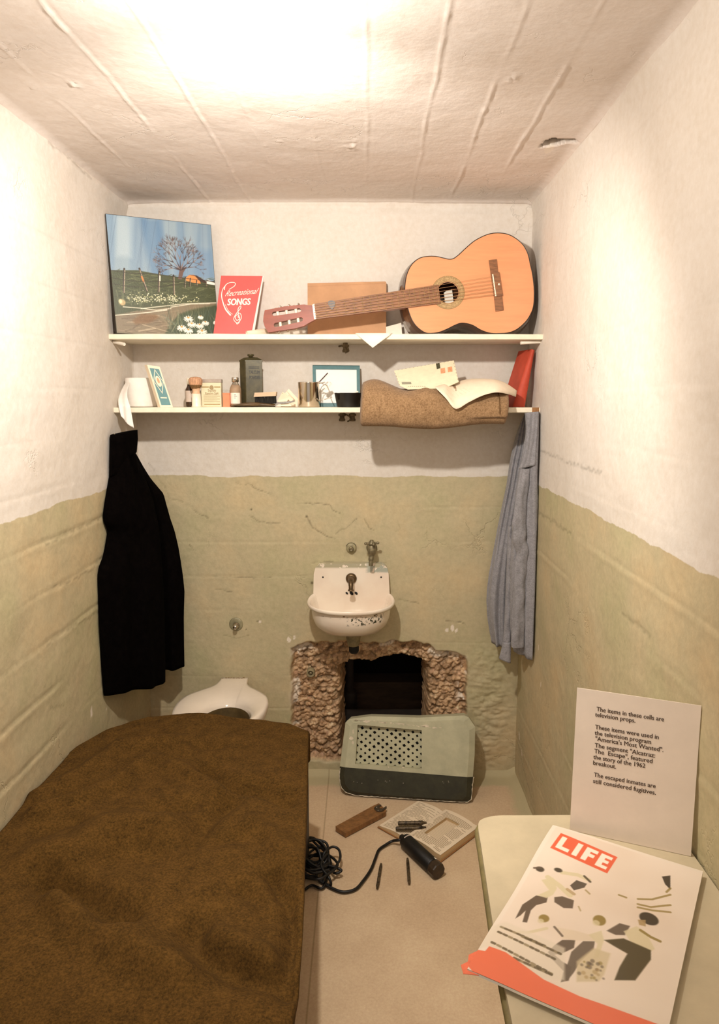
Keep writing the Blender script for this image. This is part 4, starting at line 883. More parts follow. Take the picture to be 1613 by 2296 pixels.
# ---- rolled brown blanket hanging over the shelf edge
def wool(name, a, b, sp, rough=.95, fine=520, sheen=.12, lo=.5):
    m, nt, bs_ = base(name); geo = N(nt, 'ShaderNodeNewGeometry'); p = geo.outputs['Position']
    n1 = noise_n(nt, fine, 5, .8, p); n2 = noise_n(nt, sp, 5, .65, p); f = mix(nt, lo, n1.outputs['Fac'], n2.outputs['Fac'])
    c = ramp(nt, f, [(.36, lin(a)), (.62, lin(b))]); nt.links.new(c, bs_.inputs['Base Color']); bs_.inputs['Roughness'].default_value = rough; bs_.inputs['Specular IOR Level'].default_value = .1 if sheen else .02
    bs_.inputs['Sheen Weight'].default_value = sheen; bs_.inputs['Sheen Roughness'].default_value = .6
    bu = N(nt, 'ShaderNodeBump'); bu.inputs['Strength'].default_value = .5; bu.inputs['Distance'].default_value = .0025; nt.links.new(n1.outputs['Fac'], bu.inputs['Height']); nt.links.new(bu.outputs[0], bs_.inputs['Normal']); return m
M_roll2 = wool('tan_wool', '#6c5034', '#a88763', 30, fine=190, lo=.25)
x0, x1 = sx(817, -.28), sx(1131, -.28)
sec = catmull([(-.10, .004), (-.16, .002), (-.205, .002), (-.238, -.003), (-.246, -.03), (-.262, -.055), (-.292, -.064), (-.318, -.052), (-.330, -.020), (-.322, .018), (-.295, .050), (-.25, .072), (-.19, .078), (-.13, .066), (-.085, .035), (-.083, .012)], 5, True)
ns = len(sec)
def rollp(u, v, k=1.0):
    i = int(round(v*ns)) % ns; yy, zz = sec[i]; x = x0+(x1-x0)*u
    if zz > .02: zz = zz+.006*math.sin(u*3.1+.3)-.022*math.exp(-((u-.30)/.10)**2)*max(0, (zz-.02)/.06)-.006*math.exp(-((u-.8)/.1)**2)+(.016*math.exp(-((u-.07)/.09)**2))*max(0, (zz-.02)/.06)
    if zz < -.035: zz = zz-.006*math.sin(u*math.pi*1.6-.2)+.004*math.sin(u*9)
    if yy < -.25: yy += .003*math.sin(u*14)+.002*math.sin(u*31+zz*60)
    cy, cz = -.22, .01; yy, zz = cy+(yy-cy)*k, cz+(zz-cz)*k
    return (x+.004*math.sin(v*12)*(1 if u in (0, 1) else 0), yy, SH2+zz)
t = thing('rolled_blanket', 'tan wool blanket folded in a roll, bulging over the lower shelf edge', 'blanket', ((x0+x1)/2, -.2, SH2-.06))
mb = MB(); mb.grid(rollp, 60, ns)
for uu in (0, 1):
    sg = -1 if uu == 0 else 1; rings = [[rollp(uu, i/ns, k) for i in range(ns)] for k in (1, .96, .85, .5)]; rings = [[(p[0]+sg*o_, p[1], p[2]) for p in r_] for r_, o_ in zip(rings, (0, .006, .010, .011))]
    for a_, b_ in zip(rings[:-1], rings[1:]): mb.add(a_+b_, [(i, (i+1) % ns, ns+(i+1) % ns, ns+i) for i in range(ns)], 0, True)
    mb.add(rings[-1], [tuple(range(ns))])
mb.build('folded_roll', M_roll2, t, weld=True)
# the inner fold seen at the right end, and the seam
xs_ = sx(1118, -.30)
mb = MB(); mb.tube([(xs_, sec[i][0]+( -.0016), SH2+sec[i][1]) for i in range(int(ns*.5), int(ns*.66))], .0016, 6); mb.build('stitched_edge', mat('brown_seam', '#63441f', .8), t)
# airmail envelope and letter on the roll
M_env = mat('airmail_paper', '#e7ddbf', .6, var=.05, bump=.05)
TL, TR, BL, BR = S(884, 831, -.175), S(1018, 808, -.16), S(914.6, 873, -.315), S(1032, 866, -.30)
BLL = S(896, 864, -.27)
nE = nrm(np.cross(TR-TL, BL-TL)); nE = nE*(-1 if nE[1] > 0 else 1)
t = thing('airmail_envelope', 'airmail envelope with stamps leaning on the rolled blanket', 'envelope', (BL+BR)/2)
Lf = S(894, 864, -.25); Rt = S(1029, 856, -.27)
front = [TL, TR, Rt, BR*.5+S(975, 870, -.30)*.5, BL, Lf]
Pn = nrm(np.cross(TR-TL, Lf-TL)); Pn = Pn*(-1 if Pn[1] > 0 else 1)
pl = lambda px, py, h=0: atplane(px, py, TL, Pn)+Pn*h
MB().prism([pl(884, 831), pl(1018, 808), pl(1029, 856), pl(1000, 869), pl(975, 871), pl(914.6, 873), pl(896, 864)], -Pn*.0012).build('envelope_body', M_env, t)
mb = MB(); mb.prism([pl(978, 816, .0006), pl(986, 814, .0006), pl(988, 826, .0006), pl(980, 828, .0006)], Pn*.0003); mb.build('stamp', mat('dark_stamp', '#4c4a35', .6, var=.4, vs_=200), t)
for a, b in ((993, 832), (1009, 829)):
    mb = MB(); mb.prism([pl(a-5, b-5, .0006), pl(a+5, b-7, .0006), pl(a+6, b+4, .0006), pl(a-4, b+6, .0006)], Pn*.0003); mb.build('stamp', mat('orange_stamp', '#e5a077', .6, var=.2, vs_=200), t)
mb = MB(); mb.prism([pl(901, 857, .0006), pl(922, 857, .0006), pl(923, 861.5, .0006), pl(902, 862, .0006)], Pn*.0003); mb.build('grey_cachet', mat('grey_print', '#9c9784', .6), t)
M_stripe = mat('airmail_stripe', '#a98a72', .6); mb = MB()
for (a, b, c_, d_, n_) in ((884, 832, 896, 863, 10), (1018, 809, 1029, 855, 13), (886, 830, 1015, 808, 30)):
    for k in range(n_):
        if k % 2: q = (k+.2)/n_; q2 = (k+.8)/n_; mb.tube([pl(a+(c_-a)*q+(1 if a < 900 else -1), b+(d_-b)*q+.8, .0006), pl(a+(c_-a)*q2+(1 if a < 900 else -1), b+(d_-b)*q2+.8, .0006)], .0007, 4)
for k in range(9): mb.tube([pl(915+4.6*k, 866.5, .0006), pl(917.5+4.6*k, 866.5, .0006)], .0009, 4)
mb.build('striped_border', M_stripe, t)['kind'] = 'stuff'
# letter: ribbon of paper draped over the roll
def letter(u, v):
    # u along the sheet to the right, v from the back edge to the front
    top = catmull([S(977, 870, -.24), S(1005, 862, -.20), S(1050, 851, -.18), S(1097, 854, -.18), S(1127, 864, -.185), S(1157, 889, -.19)], 6)
    bot = catmull([S(977, 869.6, -.325), S(1000, 893, -.342), S(1022, 917, -.346), S(1050, 903, -.345), S(1078, 889, -.342), S(1100, 882, -.338), S(1118, 880, -.334), S(1140, 884, -.30), S(1157, 890, -.25)], 6)
    a_, b_ = resample(top, 41), resample(bot, 41); i = u*40; k = min(int(i), 39); f = i-k
    A_ = a_[k]*(1-f)+a_[k+1]*f; B_ = b_[k]*(1-f)+b_[k+1]*f; q = A_*(1-v)+B_*v; q[2] += .020*math.sin(math.pi*v)**.8*min(1, .25+u*6); q[1] -= .016*math.sin(math.pi*v); return q
_top = None
t = thing('handwritten_letter', 'cream handwritten letter draped over the rolled blanket', 'letter', S(1060, 880, -.3))
mb = MB(); mb.grid(letter, 40, 10); M_let = mat('letter_paper', '#ead9c0', .65, var=.04, bump=.08, bs=40); o = mb.build('sheet', M_let, t); o.modifiers.new('s', 'SOLIDIFY').thickness = .0007
mb = MB()
for k in range(6):
    a_ = S(994+9*k, 873-.6*k, -.349); b2 = S(1014+8*k, 896-3.6*k, -.349); 
    for j in range(7): q, q2 = (j+.1)/7, (j+.75)/7; mb.tube([a_+(b2-a_)*q, a_+(b2-a_)*q2], .0003, 4)
mb.build('handwriting', mat('faded_ink', '#b9a58c', .7, bump=0), t)['kind'] = 'stuff'
# red book leaning on the right wall
M_rb = mat('red_cloth_cover', '#bd4a34', .6, var=.1, vs_=20, bump=.15, bs=300, coat=0, spec=.3)
TLb, TMb, TRb = S(1165, 790, -.05), S(1191, 783, -.16), S(1212.5, 786, -.16); BLb, BMb, BRb = S(1135, 900, -.05), S(1150, 907, -.17), S(1177, 908, -.17)
TRb[0] = min(TRb[0], XR-.012); _dp = S(1163, 792, -.05)-TMb; _dp[2] = 0; TLb = TMb+_dp; BLb = BMb+_dp
for p in (BLb, BMb, BRb): p[2] = SH2+.0008
t = thing('red_book', 'thick red hardback leaning against the right wall on the lower shelf', 'book', BMb)
TQ, BQ = TLb+(TRb-TMb), BLb+(BRb-BMb)
def spine(u, v):
    a = np.array(TMb)*(1-u)+TRb*u; b_ = np.array(BMb)*(1-u)+BRb*u; q = a*(1-v)+b_*v; q[1] -= .008*math.sin(math.pi*u)**.7; return q
mb = MB(); mb.grid(spine, 14, 12); th_ = nrm(TRb-TMb)
mb.prism([TLb, TMb, BMb, BLb], th_*.0025); mb.prism([TQ, TRb, BRb, BQ], -th_*.0025); mb.build('cover', M_rb, t)
ins = th_*.003; dn = (BMb-TMb)*.02; sh_ = np.array([0, .006, 0])
mb = MB(); TQ = TLb+(TRb-TMb); mb.prism([TMb+ins+dn+sh_, TRb-ins+dn+sh_, TQ-ins+dn-sh_, TLb+ins+dn-sh_], (BMb-TMb)*.955); mb.build('pages', M_page, t)

# ================================================================== COAT on the left, SHIRT on the right
def slab(Lp, Rp, n, nu, bulge, fold, toward, thick, seed=0):
    Lp, Rp = resample(Lp, n+1), resample(Rp, n+1); mb = MB(); F = []; 
    for j in range(n+1):
        row = []
        for i in range(nu+1):
            u = i/nu; q = Lp[j]*(1-u)+Rp[j]*u; d_ = (bulge*math.sin(math.pi*u)**.6+fold(u, j/n)*math.sin(math.pi*u)**.5)
            row.append(q+np.array(toward)*d_)
        F.append(row)
    Bk = [[p-np.array(toward)*(thick*math.sin(math.pi*min(max(i/nu, .0), 1))**.5+.002)-np.array(toward)*(bulge*math.sin(math.pi*i/nu)**.6) for i, p in enumerate(row)] for row in F]
    m_ = nu+1; vs_ = [p for r_ in F for p in r_]+[p for r_ in Bk for p in r_]; o_ = (n+1)*m_
    fs = [(j*m_+i, (j+1)*m_+i, (j+1)*m_+i+1, j*m_+i+1) for j in range(n) for i in range(nu)]+[(o_+j*m_+i, o_+j*m_+i+1, o_+(j+1)*m_+i+1, o_+(j+1)*m_+i) for j in range(n) for i in range(nu)]
    for j in range(n): fs += [(j*m_, o_+j*m_, o_+(j+1)*m_, (j+1)*m_), (j*m_+nu, (j+1)*m_+nu, o_+(j+1)*m_+nu, o_+j*m_+nu)]
    fs += [(i, i+1, o_+i+1, o_+i) for i in range(nu)]+[(n*m_+i, o_+n*m_+i, o_+n*m_+i+1, n*m_+i+1) for i in range(nu)]
    vs_ = [(max(v[0], XL+.006), min(v[1], -.012), v[2]) for v in vs_]; vs_ = [(min(v[0], XR-.006), v[1], v[2]) for v in vs_]
    return mb.add(vs_, fs, 0, True)
M_coat = wool('black_wool', '#030202', '#0a0706', 40, fine=400, sheen=0)
XC = XL+.008
cL = [(247.4, 976), (247, 1023), (246, 1065), (236, 1121), (232, 1150), (232, 1166), (241.8, 1191), (236, 1225), (230.7, 1249), (222, 1272), (219.5, 1290), (221, 1340), (223, 1400), (226.5, 1469), (230, 1520), (233.4, 1560)]
cR = [(303, 985), (302, 1020), (316, 1050), (332, 1090), (345, 1130), (355, 1180), (361, 1240), (366, 1310), (369, 1380), (370, 1440), (371, 1500), (371, 1526)]
Lp = [atx(a, b, XC) for a, b in cL]; Rp = [aty(a, b, -.17-.03*min(1, max(0, (b-1000)/400))) for a, b in cR]
t = thing('black_coat', 'black wool coat hanging by its collar from a hook on the left wall', 'coat', (XL+.1, -.3, float(Lp[-1][2])))
tw = nrm([.75, -.62, 0])
fd = lambda u, v: .012*math.sin(u*7+v*2.2)*min(1, v*4)+.006*math.sin(u*19+3*v)*v+.010*math.exp(-((u-.45-.2*v)/.07)**2)
mb = slab(Lp, Rp, 70, 36, .030, fd, tw, .03)
# curve the hem: lower centre rises a little
mb.build('coat_body', M_coat, t)
sL = [(296, 1010), (306, 1060), (322, 1120), (334, 1200), (342, 1300), (352, 1400), (358, 1460), (362, 1501)]
sR = [(306, 1018), (322, 1047), (339, 1074), (356, 1094), (367, 1107), (373, 1130), (382, 1162), (392, 1191), (400, 1225), (406, 1260), (411, 1295), (414, 1325), (412.5, 1386), (413, 1440), (414, 1494)]
mb = slab([aty(a, b, -.16) for a, b in sL], [aty(a, b, -.125) for a, b in sR], 60, 22, .022, lambda u, v: .007*math.sin(u*9+v*3)+.006*math.exp(-((u-.6+.2*v)/.09)**2), nrm([.35, -.93, 0]), .035)
mb.build('sleeve', M_coat, t)
kL = [(247.4, 975), (247, 1000), (246, 1040), (246, 1068)]; kR = [(308.7, 963.7), (309.5, 985), (307, 1013), (290, 1040)]
mb = slab([atx(a, b, XC)+np.array([.004, -.010, 0]) for a, b in kL], [aty(a, b, -.195) for a, b in kR], 20, 16, .026, lambda u, v: .004*math.sin(u*6), nrm([.6, -.8, 0]), .024); mb.build('collar', M_coat, t)
lap = [(300, 1018), (285, 1045), (278, 1090), (276, 1150)]
lapr = [(304, 1022), (312, 1055), (302, 1100), (280, 1152)]
mb = slab([aty(a, b, -.245) for a, b in lap], [aty(a, b, -.225) for a, b in lapr], 20, 8, .010, lambda u, v: 0, tw, .006); mb.build('lapel', M_coat, t)
M_brass = mat('dull_metal', '#8a8170', .4, metal=.8); hk = atx(245, 985, XL)
tag(MB().tube([hk+np.array([-.003, 0, .004]), hk+np.array([.016, -.002, .004]), hk+np.array([.022, -.003, .012]), hk+np.array([.019, -.003, .020])], .0032, 10).build('coat_hook', M_brass), 'small metal hook behind the collar of the black coat', 'hook')

M_shirt = wool('blue_grey_chambray', '#747274', '#a09da1', 60, fine=260, lo=.35)
hL = [(1178, 926), (1170, 942), (1160.6, 966), (1153, 992), (1146, 1021), (1141, 1052), (1136, 1087), (1129, 1120), (1122, 1153), (1115, 1188), (1109, 1222), (1103, 1253), (1097, 1285), (1092.5, 1320), (1091, 1346), (1093, 1383), (1097, 1410), (1103, 1442)]
hM = [(1184, 925), (1184, 960), (1182, 1010), (1172, 1060), (1164, 1110), (1157, 1160), (1151, 1210), (1148, 1260), (1146, 1320), (1144, 1380), (1143, 1430), (1142, 1450)]
t = thing('chambray_shirt', 'blue-grey work shirt hanging in the right corner below the lower shelf', 'shirt', (XR-.08, -.15, .55))
fdS = lambda u, v: .008*math.sin(u*14-v*3)*min(1, v*2)+.010*math.sin(u*8-v*2)*min(1, v*3+.2)+.005*math.sin(u*23+v*5)+.006*math.sin(u*6+9*v)*v
mb = slab([aty(a, b, -.10) for a, b in hL], [aty(a, b, -.15) for a, b in hM], 70, 26, .022, fdS, nrm([-.35, -.93, 0]), .035); mb.build('shirt_front', M_shirt, t)
# right hand panel against the wall
qL = [(1184, 925), (1180, 970), (1168, 1040), (1158, 1100), (1148, 1187), (1144, 1260), (1143, 1330), (1144, 1400), (1148, 1440), (1152, 1458)]
qR = [(1208, 923), (1207, 1000), (1205, 1072), (1208, 1187), (1207, 1302), (1204, 1380), (1202, 1446), (1201, 1481)]
mb = slab([aty(a, b, -.20) for a, b in qL], [aty(a, b, -.265) for a, b in qR], 60, 18, .014, lambda u, v: .008*math.sin(u*8+v)+.004*math.sin(u*17-4*v), nrm([-.6, -.8, 0]), .03); mb.build('shirt_back', M_shirt, t)
yk = slab([aty(a, b, -.235) for a, b in [(1177, 926), (1180, 960), (1179, 1000), (1172, 1030), (1163, 1052)]], [aty(a, b, -.27) for a, b in [(1208, 923), (1206, 960), (1203, 1000), (1202, 1030), (1201, 1043)]], 24, 16, .012, lambda u, v: .005*math.sin(u*11+v*3), nrm([-.4, -.9, 0]), .012); yk.build('yoke', M_shirt, t)
pk_ = slab([aty(a, b, -.235) for a, b in [(1184, 1045), (1186, 1110), (1190, 1195)]], [aty(a, b, -.265) for a, b in [(1200, 1042), (1205, 1110), (1208, 1187)]], 20, 8, .008, lambda u, v: .002*math.sin(u*9), nrm([-.4, -.9, 0]), .008); pk_.build('side_panel', M_shirt, t)
# sleeve: twisted tube
cl = [(1180, 1050, 12), (1175, 1085, 13), (1168, 1120, 12.5), (1165, 1150, 14), (1163, 1178, 16), (1164, 1200, 17), (1168, 1222, 15), (1172, 1240, 13), (1170, 1262, 14), (1167, 1300, 15), (1166, 1340, 15), (1164, 1380, 15.5), (1161, 1420, 15), (1160, 1450, 13)]
cl = resample(cl, 70); n_ = 26; mb = MB(); vs_ = []
for j, (a, b, r_) in enumerate(cl):
    v = j/69; c_ = aty(a, b, -.245)
    for i in range(n_):
        q = 2*math.pi*i/n_; k = 1+.10*math.sin(3*q+v*9)+.08*math.sin(5*q-v*16)+.16*math.sin(v*52+q*1.5)*math.exp(-((v-.42)/.12)**2)+.07*math.sin(v*40+q*2)*(v > .6); rr = r_*.00152*k
        vs_.append((float(c_[0])+rr*math.cos(q), float(c_[1])+rr*.75*math.sin(q), float(c_[2])+.008*math.sin(q*2+v*20)*math.exp(-((v-.42)/.15)**2)))
mb.add(vs_, [(j*n_+i, j*n_+(i+1) % n_, (j+1)*n_+(i+1) % n_, (j+1)*n_+i) for j in range(69) for i in range(n_)], 0, True); mb.add(vs_[-n_:], [tuple(range(n_))]); mb.add(vs_[:n_], [tuple(range(n_))])
mb.build('sleeve', M_shirt, t)
ck_ = slab([aty(a, b, -.19) for a, b in [(1128, 1440), (1124, 1458), (1119, 1476)]], [aty(a, b, -.20) for a, b in [(1146, 1440), (1146, 1465), (1145.5, 1487)]], 12, 10, .008, lambda u, v: .001*math.sin(u*9), nrm([-.3, -.95, 0]), .012); ck_.build('cuff', M_shirt, t)
mb = slab([aty(a, b, -.185) for a, b in [(1140, 1180), (1136, 1280), (1132, 1380), (1128, 1442)]], [aty(a, b, -.195) for a, b in [(1150, 1180), (1150, 1280), (1147, 1380), (1146, 1442)]], 40, 10, .010, lambda u, v: .003*math.sin(v*24+u*3), nrm([-.3, -.95, 0]), .012); mb.build('sleeve', M_shirt, t)

# ================================================================== SINK AND FITTINGS
def enamel(name, chips):
    m, nt, b = base(name); geo = N(nt, 'ShaderNodeNewGeometry'); p = geo.outputs['Position']
    n1 = noise_n(nt, 9, 4, .5, p); c = ramp(nt, n1.outputs['Fac'], [(.3, lin('#e6d3c0')), (.6, lin('#efe2d0'))])
    sep = N(nt, 'ShaderNodeSeparateXYZ'); nt.links.new(p, sep.inputs[0])
    for (x0, x1, z0, z1, thr, sc_, colr) in chips:
        n2 = noise_n(nt, sc_, 4, .65, p)
        def band(s_, a, b_, k): 
            return math_(nt, 'MINIMUM', math_(nt, 'MULTIPLY', math_(nt, 'SUBTRACT', s_, a), k, True), math_(nt, 'MULTIPLY', math_(nt, 'SUBTRACT', b_, s_), k, True))
        f = math_(nt, 'MULTIPLY', math_(nt, 'MINIMUM', band(sep.outputs['X'], x0, x1, 60), band(sep.outputs['Z'], z0, z1, 140)), 1.0)
        f = math_(nt, 'MULTIPLY', f, math_(nt, 'MULTIPLY', math_(nt, 'SUBTRACT', n2.outputs['Fac'], thr), 60, True))
        c = mix(nt, f, c, rgba(colr))
    nt.links.new(c, b.inputs['Base Color']); b.inputs['Roughness'].default_value = .22; b.inputs['Coat Weight'].default_value = .3; return m
M_enam = enamel('chipped_enamel', [(-.10, .045, .700, .738, .53, 85, '#3a3d2e'), (-.2, .06, .728, .746, .60, 60, '#6a4f30'), (-.2, .04, .625, .652, .52, 60, '#5d4c30')])
M_enam2 = enamel('enamel_back', [(-.25, .09, .866, .90, .40, 30, '#b1a98e'), (-.03, .09, .848, .90, .47, 25, '#a9ab9c')])
CX = -.082
t = thing('wall_sink', 'small white enamel wall sink with chipped black spots above the broken hole', 'sink', (CX, 0, .60))
# backsplash with rounded shoulders
bs = [(-.150, .735), (-.146, .845), (-.140, .868), (-.125, .882), (-.10, .886), (.10, .887), (.125, .882), (.138, .870), (.144, .845), (.150, .735), (.12, .645), (-.12, .645)]
MB().prism([(CX+a, -.030, z) for a, z in bs], (0, .036, 0)).build('backsplash', M_enam2, t, bevel=.007, seg=3)
half = [(.147, -.028), (.158, -.045), (.166, -.085), (.163, -.13), (.148, -.175), (.12, -.213), (.08, -.239), (.04, -.250), (0, -.253)]
hc2 = catmull([np.array([a, b]) for a, b in half], 5); rim = hc2+[np.array([-p[0], p[1]]) for p in hc2[::-1][1:]]; nr = len(rim); ZR = .755
def rg(kx, ky, z, y0=-.028): return [(CX+p[0]*kx, y0+(p[1]-y0)*ky, z+ (.0 if z < ZR-.02 else .010*max(0, 1-abs(p[1])/.09))) for p in rim]
prof = [(.90, .94, ZR-.020), (.915, .945, ZR-.012), (.975, .985, ZR-.010), (1.0, 1.0, ZR-.004), (1.0, 1.0, ZR+.002), (.985, .99, ZR+.006), (.955, .965, ZR+.004), (.925, .94, ZR-.004), (.90, .92, ZR-.02), (.83, .86, ZR-.06), (.6, .66, ZR-.088), (.25, .30, ZR-.098), (.02, .06, ZR-.10)]
mb = MB(); R_ = [rg(*p) for p in prof]
for a_, b_ in zip(R_[:-1], R_[1:]): mb.add(a_+b_, [(i, i+1, nr+i+1, nr+i) for i in range(nr-1)], 0, True)
outp = [(.90, .94, ZR-.020), (.90, .94, ZR-.035), (.885, .92, ZR-.055), (.83, .86, ZR-.082), (.70, .74, ZR-.105), (.5, .55, ZR-.119), (.2, .25, ZR-.126), (.02, .05, ZR-.127)]
R_ = [rg(*p) for p in outp]
for a_, b_ in zip(R_[:-1], R_[1:]): mb.add(a_+b_, [(i, nr+i, nr+i+1, i+1) for i in range(nr-1)], 0, True)
mb.build('basin', M_enam, t, weld=True)
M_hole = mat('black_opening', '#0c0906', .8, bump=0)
for px, s_ in ((778, .8), (788.5, 1.25), (799, 1.0)):
    c_ = aty(px, 1330, -.031); MB().lathe([(.0045*s_, 0), (.0045*s_, .0015), (0, .0015)], c_, ax=(0, -1, .0), seg=14, sc2=1.6).build('overflow_slot', M_hole, t)
for px in (724.5, 855): MB().lathe([(.0032, 0), (.0032, .0012), (0, .0012)], aty(px, 1294, -.0305), ax=(0, -1, 0), seg=12).build('screw_hole', M_hole, t)
M_bronze = mat('aged_bronze', '#6e5a40', .4, metal=.75, var=.3, vs_=60, bump=.15)
c_ = aty(788, 1297, -.03); sp = thing('tmp', None, None, (0, 0, 0)); bpy.data.objects.remove(sp)
s_ = MB().lathe([(.0, .010), (.012, .012), (.0205, .006), (.0215, 0), (0, 0)], c_, ax=(0, -1, 0), seg=28).build('spout_flange', M_bronze, t)
MB().tube(catmull([c_+np.array([0, 0, .002]), c_+np.array([0, -.020, .002]), c_+np.array([0, -.040, -.004]), c_+np.array([0, -.052, -.018]), c_+np.array([0, -.055, -.030])], 4), [.011]*6+[.0095]*6+[.0085]*5, 14).build('spout', M_bronze, t)
MB().lathe([(.0085, 0), (.0115, -.003), (.0115, -.006), (.008, -.006), (0, -.004)], c_+np.array([0, -.055, -.028]), seg=18).build('spout_lip', M_bronze, t)
# drain
M_drain = mat('grimy_enamel', '#8f8262', .6, var=.25, vs_=40, bump=.3)
dr = (CX+.008, -.10, .632); MB().lathe([(.034, .012), (.033, 0), (.028, -.016), (.024, -.040), (.020, -.050), (.016, -.052), (0, -.052)], dr, seg=24).build('drain_socket', M_drain, t)
MB().lathe([(.016, -.048), (.0195, -.055), (.019, -.072), (.013, -.080), (0, -.080)], (dr[0]+.002, dr[1], dr[2]), seg=20).build('drain_stub', M_hole, t)
# tap
M_ptap = mat('paint_spattered_metal', '#8f8468', .42, metal=.5, var=.3, vs_=70, bump=.25, bs=120)
c_ = aty(834, 1225, -.0); t = thing('wall_tap', 'old cross-handled wall tap hanging over the right corner of the sink', 'tap', (c_[0], 0, c_[2]))
q = lambda px, py, y=-.065: aty(px, py, y)
mb = MB(); mb.tube([(c_[0], .004, c_[2]-.004), (c_[0], -.02, c_[2]-.002), q(834, 1240, -.06)], [.016, .013, .015], 16); mb.lathe([(.021, 0), (.021, .004), (.014, .010)], (c_[0], -.002, c_[2]-.004), ax=(0, -1, 0)); mb.build('wall_inlet', M_ptap, t)
top = q(834, 1226); MB().lathe([(0, -.032), (.013, -.030), (.0165, -.015), (.0165, -.004), (.0135, .002), (.0135, .006), (0, .006)], top, seg=22).build('valve_body', M_ptap, t)
MB().tube(catmull([q(833, 1234), q(833, 1246), q(832, 1258, -.068), q(832, 1269, -.070)], 4), [.0135]*4+[.0105]*4+[.0085]*5, 14).build('outlet', M_ptap, t)
hz = q(834, 1218); mb = MB(); mb.lathe([(0, -.008), (.0125, -.008), (.0135, 0), (.010, .006), (.007, .008), (.007, .012), (0, .012)], hz, seg=20)
for k in range(4):
    a = k*math.pi/2+.25; d_ = np.array([math.cos(a), math.sin(a), 0]); mb.tube([hz, hz+d_*.018, hz+d_*.024], [.005, .004, .0055], 10); mb.lathe([(0, -.0055), (.005, -.003), (.005, .003), (0, .0055)], hz+d_*.0245, seg=10)
mb.build('cross_handle', M_ptap, t)
# old anchor ring left in the broken concrete
c_ = aty(697, 1509, .012); t = thing('pipe_stub', 'small round pipe end set in the broken concrete left of the hole', 'pipe', c_)
MB().lathe([(.017, -.02), (.017, .006), (.014, .009), (.010, .006), (.009, -.004), (0, -.004)], c_, ax=(0, -1, 0), seg=22).build('ring', M_drain, t)
MB().lathe([(.006, -.006), (.006, .004), (0, .005)], c_, ax=(0, -1, 0), seg=12).build('core', M_ptap, t)
# push button beside it
M_paintm = mat('green_painted_metal', '#9c9270', .5, var=.2, vs_=60, bump=.2)
c_ = aty(788, 1228, -.0); t = thing('push_button', 'round green-painted push button on the wall above the sink', 'button', c_)
MB().lathe([(.0195, -.004), (.0195, .006), (.017, .009), (.012, .010), (0, .010)], c_, ax=(0, -1, 0)).build('plate', M_paintm, t)
MB().lathe([(.010, .009), (.010, .018), (.0065, .022), (.0045, .022), (.004, .018), (0, .018)], c_+np.array([0, 0, -.003]), ax=(0, -1, 0), seg=24).build('button', M_ptap, t)
mb = MB(); mb.tube([c_+np.array([.0205*math.cos(a), -.004, .0205*math.sin(a)]) for a in np.linspace(.3, 2.8, 14)], .0009, 5); mb.build('cracked_rim', M_hole, t)
c_ = aty(530, 1399, -.0); t = thing('flush_button', 'protruding flush button with round wall plate above the toilet', 'button', c_)
MB().lathe([(.0275, -.004), (.0275, .004), (.025, .006), (.015, .0065), (0, .0065)], c_, ax=(0, -1, 0)).build('plate', mat('chipped_grey_green_plate', '#9b9374', .4, metal=.2, var=.25, vs_=25), t)
MB().lathe([(.013, .006), (.013, .012), (.009, .013), (.009, .034), (.0075, .037), (0, .037)], c_+np.array([.001, 0, -.004]), ax=(0, -1, 0), seg=24).build('button', M_chrome, t)
MB().lathe([(.0135, .008), (.0135, .0095), (.0095, .0095)], c_+np.array([.001, 0, -.004]), ax=(0, -1, 0), seg=24).build('dark_collar', M_hole, t)

# ================================================================== TOILET
M_cer = mat('white_ceramic', '#eadccb', .15, var=.03, vs_=6, bump=0, coat=.4)
TX, TY, TZ = -.548, -.275, .42
t = thing('toilet', 'white ceramic toilet with no lid, behind the far end of the bed', 'toilet', (TX, -.27, 0))
def outl(a):   # outer outline: oval that narrows to a neck on the wall
    c_, s_ = math.cos(a), math.sin(a); x, y = .167*c_, .215*s_
    if s_ > 0: x = .167*c_*(1-.0)*(1 if s_ < .3 else 1); 
    return x, y
out_ = [(.167, -.02), (.166, .03), (.150, .085), (.110, .135), (.078, .168), (.062, .195), (.056, .222), (.052, .262), (0, .262)]
oc = catmull([np.array(p) for p in out_[:-1]], 5); fr = [np.array([.167*math.cos(a), -.02+.185*math.sin(a)]) for a in np.linspace(-math.pi/2, 0, 22)][:-1]
hf = fr+oc+[np.array([0, .262])]; loop = hf+[np.array([-p[0], p[1]]) for p in hf[::-1][1:-1]]; nl = len(loop)
inn = [];
for p in loop: a = math.atan2(p[1]-.0, p[0]); inn.append(np.array([.090*math.cos(a)+.022, -.075+.125*math.sin(a)]))
def tor(k, z, w=0): return [(TX+(p[0]*(1-w)+i_[0]*w)*k, TY+(p[1]*(1-w)+i_[1]*w)*(k if k < 1 else 1)+0, z) for p, i_ in zip(loop, inn)]
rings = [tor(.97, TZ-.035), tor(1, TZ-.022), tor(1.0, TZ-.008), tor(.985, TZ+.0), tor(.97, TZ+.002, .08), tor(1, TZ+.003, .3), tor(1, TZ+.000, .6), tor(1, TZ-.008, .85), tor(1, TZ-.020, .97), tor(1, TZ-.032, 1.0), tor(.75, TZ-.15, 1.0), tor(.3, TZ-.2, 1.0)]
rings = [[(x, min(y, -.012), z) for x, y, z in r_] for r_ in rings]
mb = MB()
for a_, b_ in zip(rings[:-3], rings[1:-2]): mb.add(a_+b_, [(i, (i+1) % nl, nl+(i+1) % nl, nl+i) for i in range(nl)], 0, True)
